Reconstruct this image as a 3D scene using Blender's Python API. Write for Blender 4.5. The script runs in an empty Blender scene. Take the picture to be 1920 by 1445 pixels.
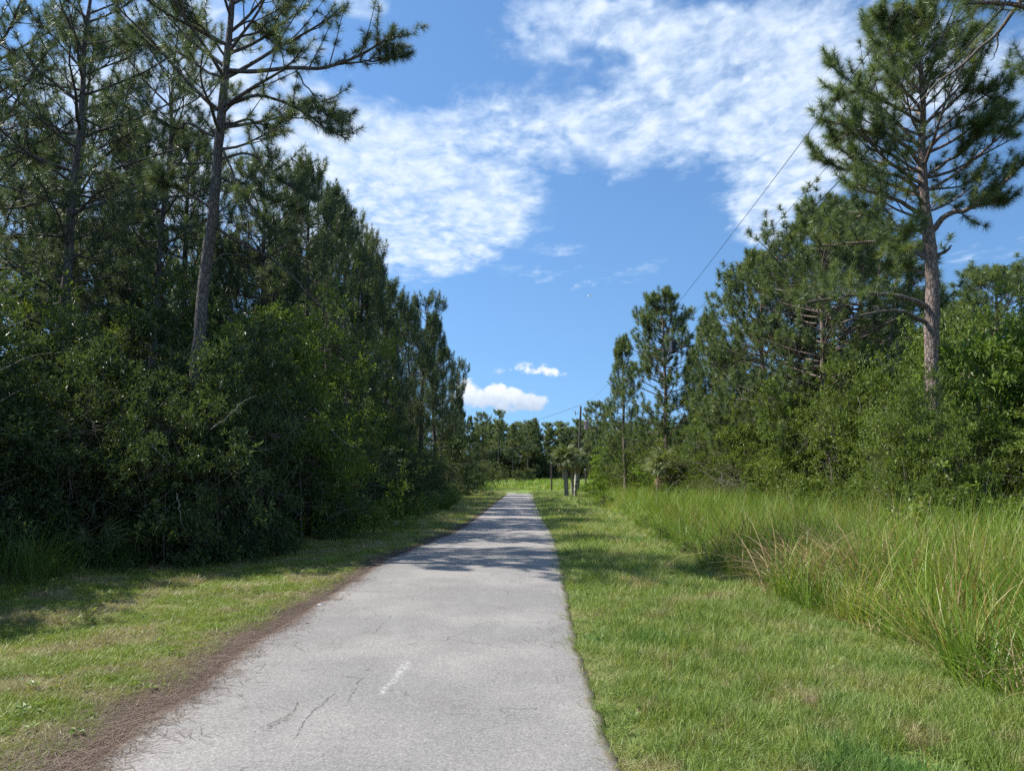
import bpy, math, random
import numpy as np
from mathutils import Vector

S = bpy.context.scene
COL = S.collection
R = math.radians

# ------------------------------------------------------------------ camera
F_PX = 1400.0                      # focal length in photo pixels (1920 wide)
HORIZON = 893.0
CAM_H = 1.6
PITCH = math.atan((HORIZON - 722.5) / F_PX)
cam = bpy.data.cameras.new('camera')
cam.sensor_width = 36.0
cam.lens = F_PX / 1920 * 36.0
cam.clip_start = 0.05
cam.clip_end = 5000
co = bpy.data.objects.new('camera', cam)
COL.objects.link(co)
co.location = (0, 0, CAM_H)
co.rotation_euler = (R(90) + PITCH, 0, 0)
S.camera = co

# ------------------------------------------------------------------ sun, exposure
SUN_EL, SUN_LEFT = 51.0, 77.0      # elevation; degrees to the left of the road's direction
sun = bpy.data.lights.new('sun', 'SUN')
sun.energy = 4.6
sun.angle = R(0.53)
sun.color = (1.0, 0.955, 0.88)
so = bpy.data.objects.new('sun', sun)
COL.objects.link(so)
sd = Vector((-math.sin(R(SUN_LEFT)) * math.cos(R(SUN_EL)), math.cos(R(SUN_LEFT)) * math.cos(R(SUN_EL)), math.sin(R(SUN_EL))))
so.rotation_euler = sd.to_track_quat('Z', 'Y').to_euler()
S.view_settings.view_transform = 'Standard'
S.view_settings.look = 'None'
S.view_settings.exposure = 0.85
S.view_settings.gamma = 1.0
S.render.engine = 'CYCLES'
S.cycles.max_bounces = 6
S.cycles.diffuse_bounces = 3
S.cycles.glossy_bounces = 2
S.cycles.transmission_bounces = 4
S.cycles.transparent_max_bounces = 8
S.cycles.caustics_reflective = False
S.cycles.caustics_refractive = False
S.cycles.sample_clamp_indirect = 4
S.cycles.sample_clamp_direct = 6
S.render.film_transparent = False
S.cycles.use_denoising = False


def ray(px, py):
    a = (px - 960) / F_PX
    b = (722.5 - py) / F_PX
    c, s = math.cos(PITCH), math.sin(PITCH)
    return np.array((a, c - b * s, s + b * c))


def P(px, py, d):
    """point seen at photo pixel (px,py), d metres ahead"""
    r = ray(px, py)
    r = r * (d / r[1])
    return np.array((r[0], r[1], r[2] + CAM_H))


def G(px, py):
    r = ray(px, py)
    r = r * (CAM_H / -r[2])
    return float(r[0]), float(r[1])


# ------------------------------------------------------------------ node helpers
class NT:
    def __init__(self, tree):
        self.t = tree
        self.n = tree.nodes
        self.l = tree.links

    def new(self, typ, **kw):
        nd = self.n.new(typ)
        for k, v in kw.items():
            setattr(nd, k, v)
        return nd

    def put(self, sock, v):
        if hasattr(v, 'is_output') or isinstance(v, bpy.types.NodeSocket):
            self.l.new(v, sock)
        elif v is not None:
            if isinstance(v, (tuple, list)) and len(v) == 3 and sock.type == 'RGBA':
                v = (*v, 1)
            sock.default_value = v

    def m(self, op, a, b=None, c=None, clamp=False):
        nd = self.new('ShaderNodeMath', operation=op, use_clamp=clamp)
        self.put(nd.inputs[0], a)
        if b is not None: self.put(nd.inputs[1], b)
        if c is not None: self.put(nd.inputs[2], c)
        return nd.outputs[0]

    def v(self, op, a, b=None, s=None):
        nd = self.new('ShaderNodeVectorMath', operation=op)
        self.put(nd.inputs[0], a)
        if b is not None: self.put(nd.inputs[1], b)
        if s is not None: self.put(nd.inputs['Scale'], s)
        return nd.outputs['Value'] if op in ('LENGTH', 'DOT_PRODUCT', 'DISTANCE') else nd.outputs[0]

    def xyz(self, a):
        nd = self.new('ShaderNodeSeparateXYZ'); self.put(nd.inputs[0], a); return nd.outputs

    def comb(self, x, y, z):
        nd = self.new('ShaderNodeCombineXYZ')
        for i, q in enumerate((x, y, z)): self.put(nd.inputs[i], q)
        return nd.outputs[0]

    def noise(self, vec, scale, detail=4, rough=0.55, dist=0.0, dims='3D'):
        nd = self.new('ShaderNodeTexNoise', noise_dimensions=dims)
        if vec is not None: self.put(nd.inputs['Vector'], vec)
        nd.inputs['Scale'].default_value = scale
        nd.inputs['Detail'].default_value = detail
        nd.inputs['Roughness'].default_value = rough
        nd.inputs['Distortion'].default_value = dist
        return nd.outputs['Fac']

    def vor(self, vec, scale, feature='F1', out='Distance', rnd=1.0):
        nd = self.new('ShaderNodeTexVoronoi', feature=feature)
        if vec is not None: self.put(nd.inputs['Vector'], vec)
        nd.inputs['Scale'].default_value = scale
        nd.inputs['Randomness'].default_value = rnd
        return nd.outputs[out]

    def ss(self, x, lo, hi, a=0.0, b=1.0, smooth=True):
        nd = self.new('ShaderNodeMapRange')
        nd.interpolation_type = 'SMOOTHSTEP' if smooth else 'LINEAR'
        self.put(nd.inputs['Value'], x)
        nd.inputs['From Min'].default_value = lo
        nd.inputs['From Max'].default_value = hi
        nd.inputs['To Min'].default_value = a
        nd.inputs['To Max'].default_value = b
        return nd.outputs['Result']

    def mix(self, f, a, b, blend='MIX'):
        nd = self.new('ShaderNodeMix', data_type='RGBA', blend_type=blend)
        self.put(nd.inputs['Factor'], f)
        self.put(nd.inputs['A'], a)
        self.put(nd.inputs['B'], b)
        return nd.outputs['Result']

    def ramp(self, f, stops):
        nd = self.new('ShaderNodeValToRGB')
        self.put(nd.inputs[0], f)
        e = nd.color_ramp.elements
        while len(e) < len(stops): e.new(0.5)
        for q, (p, c) in zip(e, stops):
            q.position = p; q.color = (*c, 1)
        return nd.outputs[0]


# ------------------------------------------------------------------ sky (world): Nishita + cloud layers
W = bpy.data.worlds.new('World')
S.world = W
W.use_nodes = True
W.node_tree.nodes.clear()
n = NT(W.node_tree)
sky = n.new('ShaderNodeTexSky', sky_type='NISHITA')
sky.sun_disc = False
sky.sun_elevation = R(SUN_EL)
sky.sun_rotation = R(-SUN_LEFT)
sky.air_density = 1.15
sky.dust_density = 0.35
sky.ozone_density = 2.2
dirv = n.new('ShaderNodeTexCoord').outputs['Generated']
dx, dy, dz = n.xyz(dirv)
n.put(sky.inputs['Vector'], n.v('NORMALIZE', n.comb(dx, dy, n.m('ADD', n.m('MULTIPLY', dz, 0.86), 0.15))))
dys = n.m('MAXIMUM', dy, 0.02)
zs = n.m('MAXIMUM', dz, 0.012)
gn = n.comb(n.m('DIVIDE', dx, dys), n.m('DIVIDE', dz, dys), 0.0)      # (azimuth-like, height-like) ahead
pl = n.comb(n.m('DIVIDE', dx, zs), n.m('DIVIDE', dy, zs), 0.0)        # a flat cloud deck overhead
front = n.ss(dy, 0.15, 0.4)


def blob_sum(blobs, coord):
    tot = None
    for px, py, rx, ry, rot, st in blobs:
        r = ray(px, py)
        mp = n.new('ShaderNodeMapping', vector_type='TEXTURE')
        n.put(mp.inputs['Vector'], coord)
        mp.inputs['Location'].default_value = (r[0] / r[1], r[2] / r[1], 0)
        mp.inputs['Rotation'].default_value = (0, 0, R(rot))
        mp.inputs['Scale'].default_value = (rx / F_PX, ry / F_PX, 1)
        f = n.ss(n.v('LENGTH', mp.outputs[0]), 1.25, 0.35, 0.0, st)
        tot = f if tot is None else n.m('ADD', tot, f)
    return tot

warp = n.new('ShaderNodeTexNoise'); n.put(warp.inputs['Vector'], gn); warp.inputs['Scale'].default_value = 9; warp.inputs['Detail'].default_value = 4
gnw = n.v('ADD', gn, n.v('SCALE', n.v('SUBTRACT', warp.outputs['Color'], (0.5, 0.5, 0.5)), s=0.085))

HIGH = [
    (770, 430, 205, 98, 0, 1.25), (880, 485, 70, 40, 0, .8), (650, 400, 160, 120, 0, .6), (690, 330, 170, 110, 0, 1.0), (870, 360, 150, 110, 0, .85),
    (620, 215, 150, 80, 0, .75), (820, 250, 170, 75, 0, .55), (960, 320, 90, 120, -20, .5), (985, 410, 70, 50, 30, .40),
    (960, 225, 240, 90, 8, .66), (1150, 235, 220, 110, 15, .74), (1060, 50, 190, 85, 5, .9), (1230, 40, 200, 80, 0, .8),
    (1400, 140, 250, 190, 0, 1.15), (1480, 290, 170, 180, 0, 1.15), (1290, 150, 180, 90, 20, .7), (1430, 400, 110, 70, 40, .75), (1330, 370, 60, 40, 0, .3),
    (1640, 120, 230, 230, 0, .95), (1230, 290, 110, 55, 0, .42), (1120, 110, 140, 50, 10, .4), (1850, 150, 200, 150, 0, .6),
    (680, 5, 75, 40, 0, .7), (570, 110, 40, 60, 0, .2), (330, 90, 330, 190, 0, .8), (120, 300, 300, 250, 0, .9), (440, 330, 230, 230, 0, .9),
    (1045, 458, 60, 20, 4, .42), (1000, 508, 110, 22, 8, .37), (1190, 500, 85, 20, 14, .37), (1100, 532, 50, 12, 10, .32), (1840, 470, 120, 26, 14, .4),
    (1230, 570, 90, 10, 8, .22),
]
mask_f = blob_sum(HIGH, gnw)
gen = n.ss(n.noise(pl, 0.35, 3, 0.5), 0.42, 0.66, 0.0, 1.0)            # everywhere the photograph does not look
mixm = n.new('ShaderNodeMix', data_type='FLOAT')
n.put(mixm.inputs['Factor'], front); n.put(mixm.inputs['A'], gen); n.put(mixm.inputs['B'], mask_f)
mask = n.m('MINIMUM', mixm.outputs['Result'], 1.15)
mpa = n.new('ShaderNodeMapping'); n.put(mpa.inputs['Vector'], pl); mpa.inputs['Rotation'].default_value = (0, 0, R(25)); mpa.inputs['Scale'].default_value = (1.0, 0.72, 1)
cell = n.noise(mpa.outputs[0], 13.0, 7, 0.60, 0.5)
puff = n.vor(n.v('ADD', mpa.outputs[0], n.v('SCALE', warp.outputs['Color'], s=0.30)), 14.0, 'SMOOTH_F1')
puff = n.ss(puff, 0.0, 0.62, 0.86, 0.12)
fine = n.noise(mpa.outputs[0], 42.0, 5, 0.6)
tex = n.m('ADD', n.m('MULTIPLY', cell, 0.56), n.m('ADD', n.m('MULTIPLY', puff, 0.22), n.m('MULTIPLY', fine, 0.24)))
big = n.noise(pl, 2.6, 4, 0.6, 0.6)
dens = n.m('ADD', n.m('ADD', n.m('MULTIPLY', mask, 0.62), n.m('MULTIPLY', n.m('SUBTRACT', big, 0.5), 0.75)), n.m('MULTIPLY', n.m('SUBTRACT', tex, 0.5), n.ss(big, 0.35, 0.65, 1.75, 1.15)))
cov = n.m('MULTIPLY', n.ss(dens, 0.08, 0.92, 0.0, 0.92), n.ss(mask, 0.06, 0.26))
core = n.ss(dens, 0.45, 1.15)
base_col = n.mix(1.0, sky.outputs[0], (0.75, 0.99, 1.17), 'MULTIPLY')
ccol = n.mix(n.m('MULTIPLY', core, n.ss(fine, .3, .6, .75, 1.0)), (4.7, 5.7, 7.1), (6.2, 6.7, 7.4))
skyc = n.mix(cov, base_col, ccol)
# low cumulus above the far trees
LOW = [(945, 735, 34, 20, 0, 1.0), (958, 752, 75, 24, 0, 1.1), (905, 742, 45, 22, 0, .9), (872, 722, 26, 17, 0, .9), (1000, 757, 32, 18, 0, .9), (850, 755, 60, 24, 0, .8),
       (1000, 690, 50, 17, -6, .66), (1030, 699, 48, 11, -12, .46), (935, 697, 30, 14, 0, .40)]
gl = n.v('ADD', gn, n.v('SCALE', n.v('SUBTRACT', warp.outputs['Color'], (0.5, 0.5, 0.5)), s=0.012))
lm = blob_sum(LOW, gl)
ln = n.noise(gn, 44.0, 8, 0.62, 0.3)
ld = n.m('ADD', n.m('MULTIPLY', lm, 0.75), n.m('MULTIPLY', n.m('SUBTRACT', ln, 0.5), 2.3))
lcov = n.m('MULTIPLY', n.ss(ld, 0.26, 0.85, 0.0, 0.90), n.m('MULTIPLY', front, n.ss(lm, 0.04, 0.25)))
_, gv, _z = n.xyz(gn)
lv = n.m('ADD', gv, n.m('MULTIPLY', n.m('SUBTRACT', ln, 0.5), 0.035))
v0 = (HORIZON - 775) / F_PX; v1 = (HORIZON - 722) / F_PX
lcol = n.mix(n.ss(lv, v0, v1), (3.5, 4.2, 5.3), (6.8, 7.0, 7.3))
skyc = n.mix(lcov, skyc, lcol)
bg = n.new('ShaderNodeBackground')
n.put(bg.inputs['Color'], skyc)
bg.inputs['Strength'].default_value = 0.088
out = n.new('ShaderNodeOutputWorld')
n.l.new(bg.outputs[0], out.inputs[0])
W.cycles.sampling_method = 'MANUAL'
W.cycles.sample_map_resolution = 1024

# ================================================================== materials
def new_mat(name):
    m = bpy.data.materials.new(name)
    m.use_nodes = True
    m.node_tree.nodes.clear()
    k = NT(m.node_tree)
    o = k.new('ShaderNodeOutputMaterial')
    return m, k, o


def principled(k, o, color, rough, spec=0.5, bump=None, bstr=0.4, bdist=0.01):
    p = k.new('ShaderNodeBsdfPrincipled')
    k.put(p.inputs['Base Color'], color)
    k.put(p.inputs['Roughness'], rough)
    p.inputs['Specular IOR Level'].default_value = spec
    if bump is not None:
        b = k.new('ShaderNodeBump')
        b.inputs['Strength'].default_value = bstr
        b.inputs['Distance'].default_value = bdist
        k.put(b.inputs['Height'], bump)
        k.l.new(b.outputs[0], p.inputs['Normal'])
    k.l.new(p.outputs[0], o.inputs[0])
    return p


def leaf_mat(name, stops, trans=0.3, rough=0.42, spec=0.45, patch=None, tcol=(1.25, 1.25, 0.55)):
    """stops: colour ramp over the per-leaf random value; patch: (colour, scale, lo, hi) world patches"""
    m, k, o = new_mat(name)
    a = k.new('ShaderNodeAttribute', attribute_name='rnd')
    oi = k.new('ShaderNodeObjectInfo')
    f = k.m('ADD', k.m('MULTIPLY', a.outputs['Fac'], 0.74), k.m('MULTIPLY', oi.outputs['Random'], 0.26))
    pos = k.new('ShaderNodeNewGeometry').outputs['Position']
    f = k.m('ADD', f, k.m('MULTIPLY', k.m('SUBTRACT', k.noise(pos, 0.9, 2), 0.5), 0.7), clamp=True)
    c = k.ramp(f, stops)
    if patch:
        for pc, sc, lo, hi in patch:
            c = k.mix(k.ss(k.noise(pos, sc, 3), lo, hi), c, pc)
    p = k.new('ShaderNodeBsdfPrincipled')
    k.put(p.inputs['Base Color'], c)
    p.inputs['Roughness'].default_value = rough
    p.inputs['Specular IOR Level'].default_value = spec
    t = k.new('ShaderNodeBsdfTranslucent')
    k.put(t.inputs['Color'], k.mix(1.0, c, tcol, 'MULTIPLY'))
    x = k.new('ShaderNodeMixShader')
    x.inputs[0].default_value = trans
    k.l.new(p.outputs[0], x.inputs[1]); k.l.new(t.outputs[0], x.inputs[2])
    k.l.new(x.outputs[0], o.inputs[0])
    return m


def bark_mat(name, c1, c2, c3, scale=1.0):
    m, k, o = new_mat(name)
    tc = k.new('ShaderNodeTexCoord').outputs['Object']
    mp = k.new('ShaderNodeMapping'); k.put(mp.inputs['Vector'], tc)
    mp.inputs['Scale'].default_value = (1, 1, 0.38)
    nz = k.new('ShaderNodeTexNoise'); k.put(nz.inputs['Vector'], tc); nz.inputs['Scale'].default_value = 6
    vv = k.v('ADD', mp.outputs[0], k.v('SCALE', nz.outputs['Color'], s=0.08))
    e = k.vor(vv, 17 * scale, 'DISTANCE_TO_EDGE')
    cc = k.vor(vv, 17 * scale, 'F1', 'Color')
    r, g, b = k.xyz(cc)
    crack = k.ss(e, 0.0, 0.16)
    col = k.mix(r, c1, c2)
    col = k.mix(k.m('MULTIPLY', k.noise(tc, 40, 4), 0.6), col, c3)
    col = k.mix(crack, k.mix(0.65, col, (0.02, 0.016, 0.013)), col)
    h = k.m('ADD', k.m('MULTIPLY', crack, 0.7), k.m('MULTIPLY', k.noise(tc, 60, 5), 0.3))
    principled(k, o, col, 0.9, 0.2, h, 0.9, 0.02)
    return m


M = {}
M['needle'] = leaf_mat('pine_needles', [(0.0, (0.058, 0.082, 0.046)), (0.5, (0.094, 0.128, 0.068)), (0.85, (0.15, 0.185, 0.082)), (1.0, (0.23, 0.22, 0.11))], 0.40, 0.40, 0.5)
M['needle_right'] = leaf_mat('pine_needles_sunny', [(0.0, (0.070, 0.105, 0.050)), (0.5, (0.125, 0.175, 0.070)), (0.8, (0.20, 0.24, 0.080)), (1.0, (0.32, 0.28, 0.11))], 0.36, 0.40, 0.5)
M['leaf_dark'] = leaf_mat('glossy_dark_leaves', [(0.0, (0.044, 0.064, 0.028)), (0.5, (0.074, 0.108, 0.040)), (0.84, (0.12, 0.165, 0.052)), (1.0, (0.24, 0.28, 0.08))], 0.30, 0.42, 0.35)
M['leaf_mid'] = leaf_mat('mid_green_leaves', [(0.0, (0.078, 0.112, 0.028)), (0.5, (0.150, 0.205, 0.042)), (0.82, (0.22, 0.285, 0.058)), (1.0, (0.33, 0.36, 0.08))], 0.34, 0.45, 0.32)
M['leaf_fresh'] = leaf_mat('fresh_green_leaves', [(0.0, (0.095, 0.150, 0.030)), (0.6, (0.155, 0.235, 0.045)), (1.0, (0.25, 0.31, 0.065))], 0.42, 0.45, 0.35)
M['leaf_olive'] = leaf_mat('olive_grey_leaves', [(0.0, (0.075, 0.092, 0.040)), (0.6, (0.125, 0.148, 0.062)), (1.0, (0.23, 0.215, 0.11))], 0.33, 0.5, 0.35)
M['needle_far'] = leaf_mat('far_pine_needles', [(0.0, (0.11, 0.14, 0.075)), (0.5, (0.175, 0.215, 0.105)), (1.0, (0.28, 0.30, 0.15))], 0.35, 0.5, 0.3)  # needle colour lightened to stand in for distance haze
M['frond'] = leaf_mat('palm_fronds', [(0.0, (0.10, 0.135, 0.055)), (0.6, (0.19, 0.235, 0.10)), (1.0, (0.30, 0.28, 0.13))], 0.25, 0.42, 0.45)
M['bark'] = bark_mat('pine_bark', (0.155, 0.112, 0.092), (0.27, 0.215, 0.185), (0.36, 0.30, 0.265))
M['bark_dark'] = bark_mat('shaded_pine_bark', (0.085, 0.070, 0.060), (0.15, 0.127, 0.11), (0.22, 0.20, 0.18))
M['twig'] = bark_mat('twig_bark', (0.16, 0.13, 0.10), (0.25, 0.21, 0.17), (0.33, 0.30, 0.26), 3)
M['deadwood'] = bark_mat('bleached_dead_wood', (0.25, 0.22, 0.185), (0.36, 0.33, 0.285), (0.46, 0.43, 0.38), 3)

STRAW = (0.40, 0.31, 0.145)
M['lawn'] = leaf_mat('mown_grass_blades', [(0.0, (0.115, 0.175, 0.034)), (0.45, (0.180, 0.265, 0.052)), (0.72, (0.25, 0.31, 0.085)), (0.82, (0.36, 0.345, 0.16)), (1.0, (0.46, 0.40, 0.24))], 0.30, 0.5, 0.35,
                     [((0.34, 0.30, 0.155), 1.3, 0.52, 0.68), ((0.10, 0.21, 0.045), 0.75, 0.54, 0.72), ((0.27, 0.31, 0.08), 4.5, 0.50, 0.68), ((0.30, 0.22, 0.13), 2.7, 0.62, 0.72)])
M['lawn_left'] = leaf_mat('short_verge_grass_blades', [(0.0, (0.13, 0.18, 0.028)), (0.5, (0.20, 0.27, 0.042)), (0.75, (0.28, 0.33, 0.07)), (0.87, (0.40, 0.37, 0.16)), (1.0, (0.48, 0.40, 0.24))], 0.30, 0.5, 0.35,
                          [((0.31, 0.285, 0.14), 1.1, 0.46, 0.60), ((0.22, 0.17, 0.11), 3.2, 0.58, 0.72)])
M['reed'] = leaf_mat('tall_grass_blades', [(0.0, (0.090, 0.16, 0.022)), (0.45, (0.165, 0.265, 0.034)), (0.70, (0.27, 0.36, 0.055)), (0.78, (0.42, 0.35, 0.12)), (1.0, (0.46, 0.34, 0.19))], 0.34, 0.45, 0.4,
                     [((0.34, 0.30, 0.09), 0.9, 0.58, 0.74), ((0.15, 0.24, 0.035), 0.6, 0.54, 0.68)])
M['reed_dry'] = leaf_mat('dry_grass_blades', [(0.0, (0.22, 0.15, 0.07)), (0.6, (0.42, 0.32, 0.17)), (1.0, (0.55, 0.45, 0.28))], 0.25, 0.6, 0.3, None, (1.1, 1.0, 0.8))
M['reed_rust'] = leaf_mat('rusty_grass_blades', [(0.0, (0.11, 0.10, 0.03)), (0.5, (0.22, 0.15, 0.055)), (0.8, (0.34, 0.21, 0.09)), (1.0, (0.42, 0.32, 0.16))], 0.3, 0.5, 0.3)
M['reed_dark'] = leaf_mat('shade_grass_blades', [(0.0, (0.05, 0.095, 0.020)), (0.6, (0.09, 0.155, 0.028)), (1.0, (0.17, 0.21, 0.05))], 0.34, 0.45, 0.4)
M['straw'] = leaf_mat('pine_straw', [(0.0, (0.075, 0.053, 0.039)), (0.6, (0.155, 0.112, 0.083)), (1.0, (0.29, 0.22, 0.165))], 0.0, 0.7, 0.2)

# ================================================================== mesh helpers
def mesh_np(name, V, F, mats, rnd=None, smooth=False, extra=None):
    """V (n,3); F (m,k) array or list of such arrays"""
    Fs = F if isinstance(F, list) else [F]
    Fs = [np.asarray(f, dtype=np.int32) for f in Fs if len(f)]
    me = bpy.data.meshes.new(name)
    V = np.asarray(V, dtype=np.float32)
    me.vertices.add(len(V)); me.vertices.foreach_set('co', V.ravel())
    nl = sum(f.size for f in Fs); nf = sum(len(f) for f in Fs)
    if nf:
        me.loops.add(nl); me.loops.foreach_set('vertex_index', np.concatenate([f.ravel() for f in Fs]))
        tot = np.concatenate([np.full(len(f), f.shape[1], dtype=np.int32) for f in Fs])
        st = np.concatenate([[0], np.cumsum(tot)[:-1]]).astype(np.int32)
        me.polygons.add(nf); me.polygons.foreach_set('loop_start', st)
        try: me.polygons.foreach_set('loop_total', tot)
        except Exception: pass
        if rnd is not None:
            at = me.attributes.new('rnd', 'FLOAT', 'FACE')
            at.data.foreach_set('value', np.asarray(rnd, dtype=np.float32))
        me.polygons.foreach_set('use_smooth', np.full(nf, smooth, dtype=bool))
    me.update(calc_edges=True)
    for mm in (mats if isinstance(mats, (list, tuple)) else [mats]): me.materials.append(mm)
    return me


def link(name, me, parent=None, loc=None):
    o = bpy.data.objects.new(name, me)
    COL.objects.link(o)
    if parent is not None: o.parent = parent
    if loc is not None: o.location = loc
    return o


def tag(o, label=None, cat=None, group=None, kind=None):
    if label: o['label'] = label
    if cat: o['category'] = cat
    if group: o['group'] = group
    if kind: o['kind'] = kind
    return o


def unit(v):
    return v / np.maximum(np.linalg.norm(v, axis=-1, keepdims=True), 1e-9)


def tubes(PT, RA, sides=5):
    """batch of tubes: PT (B,k,3), RA (B,k)"""
    PT = np.asarray(PT, float); RA = np.asarray(RA, float)
    B, k, _ = PT.shape
    T = np.empty_like(PT)
    T[:, 1:-1] = PT[:, 2:] - PT[:, :-2]; T[:, 0] = PT[:, 1] - PT[:, 0]; T[:, -1] = PT[:, -1] - PT[:, -2]
    T = unit(T)
    mean = unit(PT[:, -1] - PT[:, 0])
    ref = np.where(np.abs(mean[:, 2:3]) > 0.8, np.array([[1.0, 0, 0]]), np.array([[0, 0, 1.0]]))[:, None, :]
    U = unit(np.cross(T, np.broadcast_to(ref, T.shape)))
    Wv = np.cross(T, U)
    a = np.linspace(0, 2 * np.pi, sides, endpoint=False)
    V = PT[:, :, None, :] + RA[:, :, None, None] * (U[:, :, None, :] * np.cos(a)[None, None, :, None] + Wv[:, :, None, :] * np.sin(a)[None, None, :, None])
    idx = np.arange(B * k * sides).reshape(B, k, sides)
    q = np.stack([idx[:, :-1, :], np.roll(idx[:, :-1, :], -1, 2), np.roll(idx[:, 1:, :], -1, 2), idx[:, 1:, :]], -1).reshape(-1, 4)
    return V.reshape(-1, 3), q


class Acc:
    def __init__(s): s.V = []; s.F = {}; s.n = 0; s.R = {}
    def add(s, V, F, rnd=None):
        k = F.shape[1]
        s.V.append(V); s.F.setdefault(k, []).append(F + s.n); s.n += len(V)
        s.R.setdefault(k, []).append(np.full(len(F), 0.5) if rnd is None else rnd)
    def mesh(s, name, mat, smooth=False):
        ks = list(s.F)
        return mesh_np(name, np.concatenate(s.V), [np.concatenate(s.F[k]) for k in ks], mat,
                       np.concatenate([np.concatenate(s.R[k]) for k in ks]), smooth)


def smooth_path(pts, k):
    """resample a polyline to k points with Catmull-Rom smoothing"""
    p = np.asarray(pts, float)
    q = np.vstack([2 * p[0] - p[1], p, 2 * p[-1] - p[-2]])
    out = []
    m = len(p) - 1
    for t in np.linspace(0, m - 1e-6, k):
        i = int(t); u = t - i
        a, b, c, d = q[i], q[i + 1], q[i + 2], q[i + 3]
        out.append(0.5 * ((2 * b) + (c - a) * u + (2 * a - 5 * b + 4 * c - d) * u * u + (3 * b - 3 * c + d - a) * u ** 3))
    return np.array(out)


# ------------------------------------------------------------------ pine needles
def brush(pos, ax, La, nn, ln, w, rng, droop=0.12, spread=1.0):
    """bottle-brush tufts of long needles round the twig ends: triangles (N*nn)"""
    N = len(pos)
    t = rng.random((N, nn, 1))
    base = pos[:, None, :] + ax[:, None, :] * (La[:, None, None] * t)
    rv = rng.normal(size=(N, nn, 3))
    rv = rv - ax[:, None, :] * np.sum(rv * ax[:, None, :], -1, keepdims=True)
    rv = unit(rv)
    th = np.radians(92 - 66 * t ** 1.3) * spread * rng.uniform(0.8, 1.15, (N, nn, 1))
    d = ax[:, None, :] * np.cos(th) + rv * np.sin(th)
    L = ln * rng.uniform(0.75, 1.2, (N, nn, 1))
    tip = base + d * L
    tip[..., 2] -= droop * L[..., 0]
    side = unit(np.cross(d, rng.normal(size=(N, nn, 3)))) * w * 0.5
    V = np.stack([base - side, base + side, tip], 2).reshape(-1, 3)
    F = np.arange(len(V)).reshape(-1, 3)
    r = np.clip(rng.beta(2, 3.2, (N, 1)) * 0.8 + rng.random((N, nn)) * 0.25, 0, 1).ravel()
    return V, F, r


def branch_paths(start, az, L, el, curve, k, rng, wob=0.05):
    """arrays -> (B,k,3)"""
    t = np.linspace(0, 1, k)[None, :, None]
    h = np.stack([np.cos(az), np.sin(az), np.zeros_like(az)], -1)[:, None, :]
    sidev = np.stack([-np.sin(az), np.cos(az), np.zeros_like(az)], -1)[:, None, :]
    Lq = L[:, None, None]
    up = np.array([0, 0, 1.0])[None, None, :]
    e = el[:, None, None]; c = curve[:, None, None]
    p = start[:, None, :] + h * Lq * t * np.cos(e) + up * Lq * (t * np.sin(e) + c * t * t)
    w1 = rng.normal(size=(len(L), 1, 1)) * wob * 2; ph = rng.random((len(L), 1, 1)) * 6
    p = p + sidev * Lq * w1 * t * t + (sidev * np.sin(t * 7 + ph) + up * np.cos(t * 6 + ph)) * Lq * wob * t * 0.6
    return p


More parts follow.
